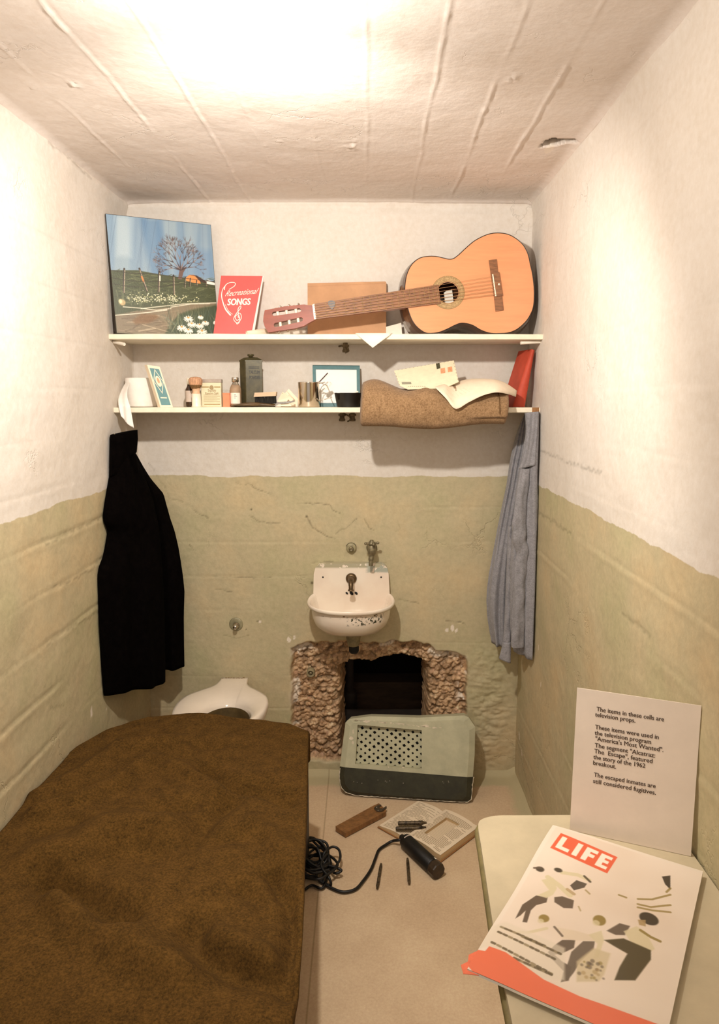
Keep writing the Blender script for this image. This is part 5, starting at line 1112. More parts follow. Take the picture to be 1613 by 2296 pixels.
mb2 = MB(); mb2.add(rings[-3]+rings[-2], [(i, (i+1) % nl, nl+(i+1) % nl, nl+i) for i in range(nl)], 0, True); mb2.add(rings[-2]+rings[-1], [(i, (i+1) % nl, nl+(i+1) % nl, nl+i) for i in range(nl)], 0, True); mb2.add(rings[-1], [tuple(range(nl))]); mb2.build('shaded_bowl_inside', mat('bowl_shade_brown', '#5d4a28', .6, var=.2), t)  # bowl inside coloured dark brown as the shade in the opening
body_r = [tor(.97, TZ-.035), tor(.93, TZ-.07), tor(.82, TZ-.16), tor(.66, .14), tor(.66, .04), tor(.74, .0)]; body_r = [[(x, min(y, -.012), z) for x, y, z in r_] for r_ in body_r]
mb.build('seat_rim', M_cer, t, weld=True); mb = MB()
for a_, b_ in zip(body_r[:-1], body_r[1:]): mb.add(a_+b_, [(i, nl+i, nl+(i+1) % nl, (i+1) % nl) for i in range(nl)], 0, True)
mb.build('bowl', M_cer, t, weld=True)
M_grime = mat('brown_grime', '#8c7350', .8, var=.2); mb = MB()
for k in range(9): x_ = TX-.045+.0105*k+rnd.uniform(-.002, .002); w_ = rnd.uniform(.002, .005); mb.tube([(x_-w_, -.026+rnd.uniform(-.006, .006), TZ+.0012), (x_+w_, -.026+rnd.uniform(-.005, .005), TZ+.0012)], .0018, 5)
mb.build('grime_stains', M_grime, t)['kind'] = 'stuff'

# ================================================================== FAKE VENT BLOCK
M_vl = mat('pale_green_plaster', '#b9b597', .7, var=.1, vs_=12, bump=.35, bs=40); M_vd = mat('dark_green_paint', '#33311f', .65, var=.18, vs_=30, bump=.35, bs=50); M_chip = mat('bare_plaster_chip', '#ddd0b8', .8, var=.12, vs_=60, bump=.5)
V0, V1 = np.array([-.112, -.168, .004]), np.array([.372, -.218, .004]); uV = nrm(V1-V0); Wv = np.linalg.norm(V1-V0)
bkV = np.array([-uV[1], uV[0], 0]); tlt = .30; upV = nrm(np.array([0, 0, 1])+bkV*tlt); nV = np.cross(uV, upV); nV = nV*(-1 if nV[1] > 0 else 1)
def Vp(px, py, h=0): return atplane(px, py, V0, nV)+nV*h
face = [(763, 1715), (766, 1690), (775, 1620), (784, 1612), (830, 1606), (940, 1609), (1042, 1604), (1052, 1609), (1066, 1630), (1065, 1690), (1061, 1740), (1059, 1790), (1050, 1800), (1030, 1806), (980, 1800), (880, 1790), (790, 1780), (772, 1775), (763, 1762), (760, 1740)]
win = [(803, 1624), (946, 1636), (946, 1723), (798, 1712)]
t = thing('vent_block', 'false plaster wall vent with diamond grille propped in front of the hole', 'vent', (V0+V1)/2)
TH = .062
fl3 = [Vp(*p) for p in face]
fl3 = [np.array([p[0], p[1], max(p[2], .0035)]) for p in fl3]
cenV = sum(fl3)/len(fl3)
ins3 = [p+nV*.012+(cenV-p)*.085 for p in fl3]; win3 = [Vp(*p)+nV*.012 for p in win]
bm = bmesh.new(); ed = []
for lp_ in (ins3, win3):
    vs_ = [bm.verts.new(Vector(p)) for p in lp_]; ed += [bm.edges.new((vs_[i], vs_[(i+1) % len(vs_)])) for i in range(len(vs_))]
bmesh.ops.triangle_fill(bm, use_beauty=True, use_dissolve=False, edges=ed, normal=Vector(nV))
# finer triangles so that the two paints meet on the photo's line
for _ in range(4): bmesh.ops.subdivide_edges(bm, edges=[e for e in bm.edges if e.calc_length() > .014], cuts=1)
bmesh.ops.triangulate(bm, faces=bm.faces)
L0, L1 = Vp(763, 1718), Vp(1063, 1742); nn_ = nrm(np.cross(L1-L0, nV)); nn_ = nn_*(1 if nn_[2] > 0 else -1)
bmesh.ops.bisect_plane(bm, geom=bm.verts[:]+bm.edges[:]+bm.faces[:], plane_co=Vector(L0), plane_no=Vector(nn_))
nI = len(ins3)
def strip(A_, B_):
    vs_ = [bm.verts.new(Vector(p)) for p in A_]+[bm.verts.new(Vector(p)) for p in B_]; n_ = len(A_)
    for i in range(n_): bm.faces.new((vs_[i], vs_[(i+1) % n_], vs_[n_+(i+1) % n_], vs_[n_+i]))
    return vs_
back3 = [p-nV*TH+np.array([0, 0, 0]) for p in fl3]; back3 = [np.array([p[0], min(p[1], -.018), max(p[2], .003)]) for p in back3]
strip(ins3, fl3); strip(fl3, back3); bb = [bm.verts.new(Vector(p)) for p in back3]; bm.faces.new(bb)
strip(win3, [p-nV*.030 for p in win3])
geo_ = bm.verts[:]+bm.edges[:]+bm.faces[:]; bmesh.ops.bisect_plane(bm, geom=geo_, plane_co=Vector(L0), plane_no=Vector(nn_))
for f in bm.faces:
    c_ = f.calc_center_median(); f.material_index = 1 if (c_-Vector(L0)).dot(Vector(nn_)) < 0 and (c_-Vector(L0)).length < 2 else 0
bmesh.ops.recalc_face_normals(bm, faces=bm.faces); me = bpy.data.meshes.new('plaster_body'); bm.to_mesh(me); bm.free()
me.materials.append(M_vl); me.materials.append(M_vd)
link_mesh('plaster_body', me, t)
# grille: sheet with diamond holes
gp = [p-nV*.024 for p in win3]; U_ = (gp[1]-gp[0]); Vv = (gp[3]-gp[0]); bm = bmesh.new(); Wg, Hg = np.linalg.norm(U_), np.linalg.norm(Vv); px_, py_ = .0330, .0135
for i in range(-1, int(Wg/px_)+3):
    for j in range(-1, int(Hg/py_)*2+4):
        cx_ = (i+(.5 if j % 2 else 0))*px_; cy_ = j*py_; hs_ = .40*rnd.uniform(.75, 1.15)
        o4 = [(cx_-px_/2, cy_), (cx_, cy_-py_), (cx_+px_/2, cy_), (cx_, cy_+py_)]; an = rnd.uniform(-.2, .2)+.1
        i4 = [(cx_+(a*math.cos(an)-b*math.sin(an))*hs_, cy_+(a*math.sin(an)+b*math.cos(an))*hs_) for a, b in ((-.0165, -.003), (.002, -.0155), (.0165, .003), (-.002, .0155))]
        vo = [bm.verts.new(Vector((a, b, 0))) for a, b in o4]; vi = [bm.verts.new(Vector((a, b, 0))) for a, b in i4]
        for k in range(4): bm.faces.new((vo[k], vo[(k+1) % 4], vi[(k+1) % 4], vi[k]))
for co_, no_ in (((0, 0, 0), (-1, 0, 0)), ((1*Wg, 0, 0), (1, 0, 0)), ((0, 0, 0), (0, -1, 0)), ((0, Hg, 0), (0, 1, 0))):
    bmesh.ops.bisect_plane(bm, geom=bm.verts[:]+bm.edges[:]+bm.faces[:], plane_co=Vector(co_), plane_no=Vector(no_), clear_outer=True)
Qg = quadP(gp[0], gp[1], gp[3], gp[2])
for v in bm.verts: v.co = Vector(Qg(v.co.x/Wg, v.co.y/Hg))
me = bpy.data.meshes.new('grille'); bm.to_mesh(me); bm.free(); me.materials.append(M_vl); g_ = link_mesh('grille', me, t); sm = g_.modifiers.new('s', 'SOLIDIFY'); sm.thickness = .003
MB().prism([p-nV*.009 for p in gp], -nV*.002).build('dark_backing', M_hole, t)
# chipped plaster along the edges
mb = MB()
def chipblob(px, py, rx, ry, h=.0122):
    c_ = Vp(px, py, h); n_ = 9; vs_ = [c_+uV*rx*rnd.uniform(.5, 1.1)*math.cos(2*math.pi*k/n_)+upV*ry*rnd.uniform(.5, 1.1)*math.sin(2*math.pi*k/n_) for k in range(n_)]; mb.prism(vs_, nV*.0006)
for a in ((822, 1617, .016, .005), (800, 1613, .012, .003), (860, 1619, .02, .0028), (900, 1622, .016, .0025), (955, 1626, .022, .006), (975, 1631, .012, .003), (789, 1654, .010, .008), (793, 1664, .007, .006), (793, 1640, .0025, .012), (905, 1719, .004, .004), (872, 1718, .003, .003)): chipblob(*a)
for k in range(26): chipblob(800+k*7.5+rnd.uniform(-3, 3), 1612.5+k*.75+rnd.uniform(-1, 1.5), rnd.uniform(.003, .009), rnd.uniform(.0008, .0022))
for k in range(12): chipblob(rnd.uniform(790, 1040), 1725+rnd.uniform(22, 30), .0012, .0012)
mb.build('plaster_chips', M_chip, t)['kind'] = 'stuff'
mb = MB(); bl_ = [(763, 1722), (761, 1745), (765, 1764), (774, 1776), (792, 1782), (880, 1791), (960, 1799), (1000, 1803), (1030, 1806), (1046, 1801), (1058, 1791), (1060, 1760), (1062, 1742)]
pp = [Vp(a, b, .001) for a, b in bl_]; pp = [np.array([p[0], p[1], max(p[2], .006)]) for p in resample(pp, 90)]
mb.tube([p+nV*.001*rnd.uniform(0, 1)+uV*rnd.uniform(-.0015, .0015)+upV*rnd.uniform(-.0012, .0012) for p in pp], [rnd.choice([.0008, .0014, .0021]) for _ in pp], 6); mb.build('frayed_edge', M_chip, t)

# ================================================================== ON THE FLOOR
def fz(px, py, z=0.0): return atz(px, py, z)
M_hand = mat('worn_wood_handle', '#8a5f35', .55, var=.25, vs_=25, bump=.25, bs=60, stretch=(3, 6, 1)); M_iron = mat('old_iron', '#655848', .45, metal=.6, var=.3, vs_=70, bump=.2)
t = thing('wrench', 'old spanner head set in a flat wooden handle on the floor', 'wrench', fz(810, 1835))
hh = [fz(752, 1853, .018), fz(838, 1806, .018), fz(850, 1801, .018), (fz(865, 1815, .018)), fz(866, 1820, .018), fz(775, 1868, .018)]
MB().prism(hh, (0, 0, -.0165)).build('wooden_handle', M_hand, t, bevel=.0035, seg=3)
c_ = fz(851, 1812, .021); mb = MB(); arc = []
aD = nrm(fz(866, 1808, .02)-fz(800, 1840, .02)); aN = np.array([-aD[1], aD[0], 0])
head = [(-.020, -.010), (-.012, -.018), (.002, -.021), (.014, -.017), (.026, -.012), (.030, -.004), (.022, -.007), (.010, -.009), (.002, -.003), (.003, .004), (.010, .008), (.018, .009), (.020, .015), (.010, .019), (-.004, .019), (-.016, .012)]
mb.prism([c_+aD*a+aN*b for a, b in head], (0, 0, -.006)); mb.build('open_jaw', M_iron, t, bevel=.001)
for a, b in ((-.013, -.008), (-.004, .010)): MB().lathe([(.0022, 0), (.002, .0014), (0, .002)], c_+aD*a+aN*b, seg=10).build('rivet', M_chrome, t)

# open book with a cavity cut in its right-hand pages
B0, B1, B2 = fz(850, 1856), fz(938, 1800), fz(1072, 1863); B3 = fz(1004, 1937)
eL = nrm(B1-B0); # direction along the height of the pages
wd = nrm(np.array([eL[1], -eL[0], 0])); Hb = np.linalg.norm(B1-B0); Wb = .145
orgB = np.array([B0[0], B0[1], 0.]); 
spn = .128
M_bcov = mat('brown_board', '#9b6a3c', .6, var=.12, bump=.1); M_edge = mat('page_edges', '#d8b88a', .8, var=.18, vs_=30, bump=.4, bs=400, stretch=(.1, .1, 12)); M_pg = mat('printed_page', '#e6d4b8', .75, attr=True, var=0, bump=.04, bs=60)
FV = lambda s, h, z: orgB+wd*s+eL*h+np.array([0, 0, z])
WL, WR = .128, .150; Hh = Hb
t = thing('open_book', 'open hardback on the floor with a rectangle cut into its right-hand pages', 'book', FV(WL, Hh/2, 0))
mb = MB(); mb.prism([FV(-.004, -.004, .001), FV(WL+WR+.004, -.004, .001), FV(WL+WR+.004, Hh+.004, .001), FV(-.004, Hh+.004, .001)], (0, 0, .0022)); mb.build('cover', M_bcov, t)
def zt_b(s):
    if s < WL: k = s/WL; return .0085+.014*math.sin(math.pi*k)**.7*(.2+.8*k)*(1 if k < .97 else .6)
    k = (s-WL)/WR; return .026+.008*math.sin(math.pi*min(k*1.2, 1))**.6-.002*k
cvt = [(.32, .62), (.32+.05, .20)]
cx0, cx1, cy0, cy1 = WL+.040, WL+.098, Hh*.22, Hh*.80
def bk(s, h): return FV(s, h, zt_b(s))
# text blocks
ss = [WL*k/16 for k in range(17)]
mb = MB()
for (a, b) in ((0, WL),):
    n_ = 20; L = [bk(a+(b-a)*i/n_, 0) for i in range(n_+1)]; Rr = [bk(a+(b-a)*i/n_, Hh) for i in range(n_+1)]
    lo = [FV(a+(b-a)*i/n_, 0, .0033) for i in range(n_+1)]; ro = [FV(a+(b-a)*i/n_, Hh, .0033) for i in range(n_+1)]
    mb.add(L+lo, [(i, i+1, n_+2+i, n_+1+i) for i in range(n_)]); mb.add(Rr+ro, [(i, i+1, n_+2+i, n_+1+i) for i in range(n_)]); mb.add([L[0], Rr[0], ro[0], lo[0]], [(0, 1, 2, 3)])
    L = [bk(WL+WR*i/n_, 0) for i in range(n_+1)]; Rr = [bk(WL+WR*i/n_, Hh) for i in range(n_+1)]; lo = [FV(WL+WR*i/n_, 0, .0033) for i in range(n_+1)]; ro = [FV(WL+WR*i/n_, Hh, .0033) for i in range(n_+1)]
    mb.add(L+lo, [(i, i+1, n_+2+i, n_+1+i) for i in range(n_)]); mb.add(Rr+ro, [(i, i+1, n_+2+i, n_+1+i) for i in range(n_)]); mb.add([L[-1], Rr[-1], ro[-1], lo[-1]], [(0, 1, 2, 3)])
# cavity walls and bottom
zc_ = .0215
c4 = [(cx0, cy0), (cx1, cy0), (cx1, cy1), (cx0, cy1)]
mb.add([bk(*p) for p in c4]+[FV(*p, zc_) for p in c4], [(i, (i+1) % 4, 4+(i+1) % 4, 4+i) for i in range(4)]); mb.build('page_block', M_edge, t)
def page(name, s0, s1, flip, cav):
    nx, ny = 150, 190; cv = Canvas(nx, ny, 100, 100*Hh/(s1-s0), (231, 212, 184)); Hc = 100*Hh/(s1-s0)
    for k in range(30):
        y = 9+(Hc-18)*k/29; x = 10
        if rnd.random() < .12: x = 16
        while x < 88:
            L = rnd.uniform(3, 9); 
            if rnd.random() < .93: cv.line([(x, y), (min(x+L, 90), y)], 1.7, '#80694a', .8)
            x += L+1.3
            if rnd.random() < .02: break
    U, V = np.meshgrid(np.linspace(0, 1, nx), np.linspace(0, 1, ny)); Sg = s0+(s1-s0)*U; Hg_ = Hh*(1-V); zf = np.vectorize(zt_b)(Sg)+.0004
    P = orgB+Sg[..., None]*wd+Hg_[..., None]*eL; P[..., 2] = zf
    dr_ = ((Sg > cx0) & (Sg < cx1) & (Hg_ > cy0) & (Hg_ < cy1)) if cav else None
    big_grid(name, P, M_pg, cv.lin(), 'Col', drop=dr_, parent=t, flip=True)
page('left_page', 0.0005, WL-.0005, 0, False); page('right_page', WL+.0005, WL+WR-.0005, 0, True)
nx = 60; cv = Canvas(nx, 90, 60, 90, (222, 202, 172))
for k in range(18): cv.line([(2, 5*k+3), (58, 5*k+3)], 1.2, '#9b8466', .5)
U, V = np.meshgrid(np.linspace(0, 1, nx), np.linspace(0, 1, 90)); P = orgB+(cx0+(cx1-cx0)*U)[..., None]*wd+(cy0+(cy1-cy0)*(1-V))[..., None]*eL; P[..., 2] = zc_
big_grid('cavity_page', P, M_pg, cv.lin(), 'Col', parent=t, flip=True)
# two dark rods lying on the left page
M_rod = mat('dark_worn_metal', '#5f4f38', .5, metal=.4, var=.5, vs_=90, bump=.3)
for (a, b, c_, d_, lab) in ((893, 1846, 957, 1845, 'dark stubby metal rod lying across the left page, the farther of two'), (888, 1858, 956, 1856, 'dark stubby metal rod lying across the left page, the nearer of two')):
    p0, p1 = fz(a, b, .031), fz(c_, d_, .031); L = p1-p0; mb = MB(); t2 = thing('drill_stub', lab, 'metal rod', (p0+p1)/2-np.array([0, 0, .008]), 'dark metal rods on the open book')
    mb.tube([p0, p0+L*.04, p0+L*.70, p0+L*.72, p0+L*.86, p0+L*.88, p1], [.006, .0072, .0072, .0082, .0082, .006, .0045], 14); mb.build('shaft', M_rod, t2)
    MB().tube([p0-L*.004, p0+L*.05], .0052, 12).build('tip', M_iron, t2)
# two twist bits on the floor
for (a, b, c_, d_, lab) in ((855, 1937, 846, 1992, 'slim dark drill bit on the floor, below the book and nearer the cable'), (914, 1925, 918, 1982, 'slim dark drill bit with a bright scratch on the floor below the motor')):
    p0, p1 = fz(a, b, .0052), fz(c_, d_, .0052); t2 = thing('drill_bit', lab, 'drill bit', (p0+p1)/2-np.array([0, 0, .005]), 'drill bits on the floor'); L = p1-p0
    MB().tube([p0+L*k/10 for k in range(11)], [.0035]+[.0047+.0004*(k % 2) for k in range(9)]+[.0032], 10).build('shank', M_rod, t2)
    sd_ = nrm(np.cross(L, (0, 0, 1))); MB().tube([p0+L*q+sd_*.0042*math.cos(q*14)+np.array([0, 0, .0042*abs(math.sin(q*14))]) for q in np.linspace(.3, .92, 40)], .0011, 6).build('flute', M_iron, t2)
# electric motor with cable
M_rub = mat('black_rubber', '#0e0b08', .5, var=.3, vs_=60, bump=.2); p0, p1 = fz(909, 1884, .026), fz(972, 1943, .026); L = nrm(p1-p0); LL = np.linalg.norm(p1-p0)
t = thing('electric_motor', 'black cylindrical hand motor with a brown end cap lying against the open book', 'motor', (p0+p1)/2-np.array([0, 0, .026]))
MB().lathe([(0, -.010), (.012, -.009), (.021, -.002), (.0245, .008), (.0245, LL-.004), (.0215, LL), (0, LL)], p0, ax=L, seg=28).build('housing', M_rub, t)
M_capm = mat('brown_bakelite', '#3a2a1a', .45, var=.25, vs_=50, bump=.15)
MB().lathe([(0, LL), (.0235, LL), (.0255, LL+.004), (.0255, LL+.026), (.0235, LL+.030), (0, LL+.031)], p0, ax=L, seg=10, smooth=False).build('end_cap', M_capm, t)
sdm = nrm(np.cross(L, (0, 0, 1))); 
def tag_on(s0_, a0, a1, w_, m_, nm):
    mb = MB(); mb.grid(lambda u, v: p0+L*(s0_+w_*v)+(np.array([0, 0, 1])*math.cos(a0+(a1-a0)*u)+sdm*math.sin(a0+(a1-a0)*u))*.0249, 8, 1); mb.build(nm, m_, t)
tag_on(.012, -.75, .55, .004, M_greyl, 'silver_band'); tag_on(LL-.010, -1.0, -.35, .010, M_page, 'white_label')
mb = MB(); mb.tube([p0+L*(LL+.005)+sdm*.0, p0+L*(LL+.010)+sdm*.024], .0025, 8)
# cable
cz = .0052
cab = [p0-L*.006+np.array([0, 0, .0]), fz(893, 1884, .022), fz(880, 1886, .012), fz(866, 1894, .007), fz(850, 1906, cz), fz(842, 1925, cz), fz(832, 1950, cz), fz(815, 1975, cz), fz(797, 1994, cz), fz(770, 2000, cz), fz(745, 1992, cz), fz(722, 1978, .008), fz(705, 1965, .012), fz(690, 1968, .012)]
MB().tube(catmull(cab, 8), .0048, 10).build('cable', M_rub, t)
MB().lathe([(.009, -.020), (.0095, -.008), (.0075, .0)], p0-L*.004, ax=L, seg=12).build('strain_relief', M_rub, t)
# tangled coil of the cable beside the bed
def loops(seed, n_, cx_, cy_, r_, zmax):
    r2 = random.Random(seed); pts = []
    for k in range(n_*9):
        a = k*2*math.pi/9+r2.uniform(-.2, .2); rr = r_*(1+.25*math.sin(k*.41+seed)+r2.uniform(-.12, .12)); 
        pts.append(np.array([cx_+rr*math.cos(a)*(1.0+.25*math.sin(k*.23)), cy_+rr*1.35*math.sin(a)+.018*math.sin(k*.57), .006+zmax*abs(math.sin(k*.37+seed))]))
    return pts
c0 = fz(708, 1945)
t = thing('cable_coil', 'tangled coil of black cable on the floor against the bed', 'cable', (c0[0], c0[1], 0))
pts = loops(3, 5, c0[0]-.008, c0[1]+.015, .042, .05)+loops(5, 4, c0[0]-.002, c0[1]-.015, .050, .035)
pts = [np.array([max(p[0], -.236), p[1], p[2]]) for p in pts]
MB().tube(catmull(pts, 5), .0042, 8).build('tangled_strand', M_rub, t)
big = [fz(690, 1900, .05), fz(712, 1903, .055), fz(722, 1930, .03), fz(728, 1912, .05), fz(745, 1899, .05), fz(760, 1905, .045), fz(763, 1925, .035), fz(750, 1945, .025), fz(735, 1940, .03), fz(755, 1946, .03), fz(766, 1952, .025), fz(752, 1958, .02), fz(735, 1945, .02), fz(725, 1975, .01), fz(742, 1985, .008), fz(738, 1968, .03), fz(720, 1940, .045), fz(735, 1915, .05), fz(738, 1945, .02), fz(725, 1990, .008), fz(700, 1985, .006), fz(684, 1995, .006)]
MB().tube(catmull(big, 6), .0042, 8).build('loose_loops', M_rub, t)

# ================================================================== BED
M_blk = wool('brown_wool_blanket', '#2e200b', '#64471f', 26, fine=200, lo=.25, sheen=.001); M_bf = mat('black_steel', '#0d0a07', .5, var=.2, bump=.05)
def right(y): return float(np.interp(-y, [.3, .55, .66, 1.0, 1.37, 1.6, 2.4], [-.215, -.209, -.203, -.178, -.150, -.140, -.132]))
def far(x): return float(np.interp(x, [XL, -.87, -.82, -.77, -.72, -.65, -.55, -.42, -.34, -.27, -.2], [-.82, -.74, -.64, -.58, -.553, -.546, -.546, -.562, -.578, -.60, -.650]))
ZB = .500
t = thing('bed', 'narrow bed under a rumpled brown wool blanket along the left wall', 'bed', (-.53, -1.4, 0))
fold = lambda pts, a, w_: ([tuple(atz(px, py, ZB)[:2]) for px, py in pts], a, w_)
Zm = lambda x, y: (100+x*.3844, 1580+y*.3844)
folds = [fold([Zm(0, 530), Zm(250, 380), Zm(450, 245), Zm(820, 240)], .012, .030), fold([Zm(0, 640), Zm(250, 540), Zm(420, 460), Zm(620, 350)], .013, .028), fold([Zm(780, 370), Zm(940, 440), Zm(1020, 520)], .010, .03),
         fold([Zm(950, 380), Zm(1080, 470), Zm(1250, 490), Zm(1400, 550)], -.017, .032), fold([Zm(620, 620), Zm(820, 600)], -.010, .03), fold([Zm(880, 760), Zm(930, 660), Zm(1040, 570)], -.014, .03), fold([Zm(0, 900), Zm(200, 850), Zm(400, 720), Zm(700, 700)], .014, .045),
         fold([Zm(0, 1010), Zm(160, 1010), Zm(250, 1060), Zm(420, 1230)], -.024, .035), fold([Zm(80, 1130), Zm(260, 1250), Zm(520, 1420), Zm(800, 1560)], .016, .035), fold([Zm(880, 1300), Zm(980, 1430), Zm(1200, 1530), Zm(1420, 1600)], -.018, .036), fold([Zm(1000, 1330), Zm(1200, 1420), Zm(1400, 1530)], .016, .028),
         fold([Zm(1030, 770), Zm(1250, 760), Zm(1280, 790)], -.007, .03), fold([Zm(1150, 1060), Zm(1280, 1110), Zm(1330, 1200)], -.010, .025), fold([Zm(1200, 700), Zm(1330, 760), Zm(1470, 900)], .009, .03), fold([Zm(400, 870), Zm(650, 850)], -.009, .05), fold([Zm(1340, 970), Zm(1440, 1100), Zm(1450, 1350), Zm(1400, 1520)], -.016, .022), fold([Zm(0, 760), Zm(200, 690)], -.008, .03), fold([Zm(830, 240), Zm(1030, 245)], -.008, .022)]
YN = -2.35; nu_, nv_, ex_ = 150, 250, 26
us = np.linspace(0, 1, nu_); vs2 = np.linspace(0, 1, nv_); uu = np.r_[us, 1+np.arange(1, ex_+1)/ex_]; vv = np.r_[vs2, 1+np.arange(1, ex_+1)/ex_]
Ug, Vg = np.meshgrid(uu, vv); Uc, Vc = np.minimum(Ug, 1), np.minimum(Vg, 1); ou, ov_ = np.maximum(Ug-1, 0), np.maximum(Vg-1, 0)
Xc = np.zeros_like(Ug); Yc = np.zeros_like(Ug)
vr = np.vectorize(right); vf = np.vectorize(far)
Yt = YN+(-.55-YN)*Vc; XRt = vr(Yt); Xc = (XL+.012)+(XRt-(XL+.012))*Uc; Yf_ = vf(Xc); Yc = YN+(Yf_-YN)*Vc; XRt = vr(Yc); Xc = (XL+.012)+(XRt-(XL+.012))*Uc
def arc(o_, R=.045, H=.36):   # out distance and drop for a skirt parameter 0..1
    s_ = o_*(R*1.57+H); a = np.minimum(s_/R, 1.57); return R*np.sin(a)*.55, R*(1-np.cos(a))+np.maximum(s_-R*1.57, 0)
hgt = np.zeros_like(Xc)
for pts_, a, w_ in folds:
    d = seg_dist(Xc+(fbm(Xc*5, Yc*5, 2)-.5)*.05, Yc+(fbm(Xc*5, Yc*5, 9)-.5)*.05, pts_); hgt += 2.0*a*np.exp(-(d/w_)**2)
hgt += (fbm(Xc*3.5, Yc*3.5, 3)-.5)*.03+(fbm(Xc*9, Yc*9, 13)-.5)*.010
ou_x, du = arc(ou, .022, .075); ov_y, dv = arc(ov_, .040, .07)
far_w = np.clip(1-(1-Vc)*14, 0, 1)
Xb = Xc+ou_x*(1 if True else 0)+ou*(-.030+.004*np.sin(Yc*11)); Yb = Yc+ov_y+ov_*.02*np.sin(Xc*17)
Zb = ZB+hgt*np.clip(1-ou*2, 0, 1)*np.clip(1-ov_*2, 0, 1)-np.maximum(du, dv)-np.minimum(du, dv)*.2
edge_soft = np.exp(-((1-Uc)/.05)**2)*.004; Zb -= edge_soft
Xb = np.maximum(Xb, XL+.010)
ob = big_grid('blanket', np.stack([Xb, Yb, Zb], -1), M_blk, parent=t); ob['label'] = 'rumpled brown wool blanket'
sm = ob.modifiers.new('s', 'SOLIDIFY'); sm.thickness = .004; sm.offset = 1
MB().box((XL+.03, YN-.02, .36), (-.24, -.62, .455)).build('mattress', mat('striped_ticking', '#a79b86', .8), t, bevel=.03, seg=4)
mb = MB(); mb.box((-.216, YN, .31), (-.204, -.64, .35)); mb.build('side_rail', M_bf, t, bevel=.002)
MB().box((XL+.02, -.60, .30), (-.21, -.588, .345)).build('end_rail', M_bf, t, bevel=.002)
MB().prism([(-.212, -.535, 0), (-.216, -.705, 0), (-.208, -.700, .40), (-.2035, -.646, .485), (-.2035, -.640, .485), (-.205, -.60, .35)], (-.006, 0, 0)).build('leg', M_bf, t)
MB().box((XL+.03, -.62, 0), (XL+.06, -.59, .33)).build('leg', M_bf, t, bevel=.002)
MB().box((-.236, YN, 0), (-.206, YN+.03, .33)).build('leg', M_bf, t, bevel=.002); MB().box((XL+.03, YN, 0), (XL+.06, YN+.03, .33)).build('leg', M_bf, t, bevel=.002)

# ================================================================== FOLD-DOWN TABLE, NOTICE, MAGAZINE
ZT = .70
M_tab = mat('cream_green_painted_steel', '#c6b798', .55, var=.06, vs_=12, bump=.2, bs=60); M_tabe = mat('table_rim', '#7d7046', .6, var=.15)
c0, c1, c2 = atz(1128, 1828, ZT), atz(1075, 1850, ZT), atz(1111, 2092, ZT)
ey = float(c0[1]); xl = float(c1[0]); 
t = thing('wall_table', 'pale steel table folded out from the right wall', 'table', (.39, -1.7, 0))
otl = [(XR-.001, ey+.004), (float(c0[0]), ey)]+[(xl+.030*(1-math.cos(a)), ey-.030+.030*math.sin(a)) for a in ()]
cr_ = catmull([np.array([float(c0[0])+.02, ey]), np.array([float(c0[0])-.012, ey-.001]), np.array([xl+.010, ey-.012]), np.array([xl-.002, ey-.034]), np.array([xl-.006, ey-.10])], 6)
pts = [np.array([XR-.001, ey+.003])]+cr_+[np.array([float(c2[0])-.002, -1.74]), np.array([float(c2[0])-.006, -1.95]), np.array([float(c2[0])+.01, -2.02]), np.array([float(c2[0])+.04, -2.04]), np.array([XR-.001, -2.04])]
MB().prism([(p[0], p[1], ZT) for p in pts], (0, 0, -.022)).build('tabletop', M_tab, t, bevel=.003)
mb = MB(); mb.tube([(p[0]+.001, p[1], ZT-.016) for p in pts[1:-1]], .0075, 8); mb.build('rolled_edge', M_tabe, t)
for yy in (-1.52, -1.95): MB().prism([(XR-.001, yy, ZT-.022), (XR-.30, yy, ZT-.022), (XR-.001, yy, ZT-.26)], (0, .008, 0)).build('wall_bracket', M_bf, t)
# notice
BLn = atz(1278, 1862, ZT)+np.array([0, 0, .0008]); an = math.radians(22); uN = np.array([math.cos(an), -math.sin(an), 0]); nb2 = np.array([math.sin(an), math.cos(an), 0]); s_ = .065
vN = nrm(nb2*s_+np.array([0, 0, math.sqrt(1-s_*s_)])); wN, hN = .212, .2794; nN = np.cross(uN, vN); nN = nN*(-1 if nN[1] > 0 else 1)
M_not = mat('notice_card', '#ecdccb', .6, var=.04, vs_=8, bump=.04); M_ink2 = mat('brown_print', '#4a3420', .7, bump=0, var=.1)
wN = min(wN, (XR-.004-BLn[0])/uN[0])
t = thing('printed_notice', 'white notice about television props standing on the table against the right wall', 'sign', BLn+uN*wN/2)
MB().prism([BLn, BLn+uN*wN, BLn+uN*wN+vN*hN, BLn+vN*hN], -nN*.0016).build('card', M_not, t)
Tx = lambda px, py: atplane(px, py, BLn, nN)
lines = [('The items in these cells are', 1338, 1594, 1489, 1619), ('television props.', 1335, 1606, 1425, 1622), ('These items were used in', 1335, 1634, 1477, 1660), ('the television program', 1334, 1647, 1460, 1671), ('"America\'s Most Wanted".', 1335, 1660, 1487, 1688), ('The segment "Alcatraz:', 1334, 1675, 1469, 1700), ('The  Escape", featured', 1333, 1688, 1463, 1713), ('the story of the 1962', 1331, 1701, 1447, 1725), ('breakout.', 1330, 1714, 1381, 1724), ('The escaped inmates are', 1332, 1741, 1470, 1770), ('still considered fugitives.', 1330, 1755, 1470, 1787)]
mb = MB()
for s_t, x0, y0, x1, y1 in lines:
    a_ = Tx(x0, y0); b2 = Tx(x1, y1); W_ = np.linalg.norm(b2-a_); mb.text(s_t, a_, uN, vN, .0118, width=W_, bold=.00022, lift=.0005*(1 if np.dot(np.cross(uN, vN), nN) > 0 else -1))
mb.build('notice_text', M_ink2, t)
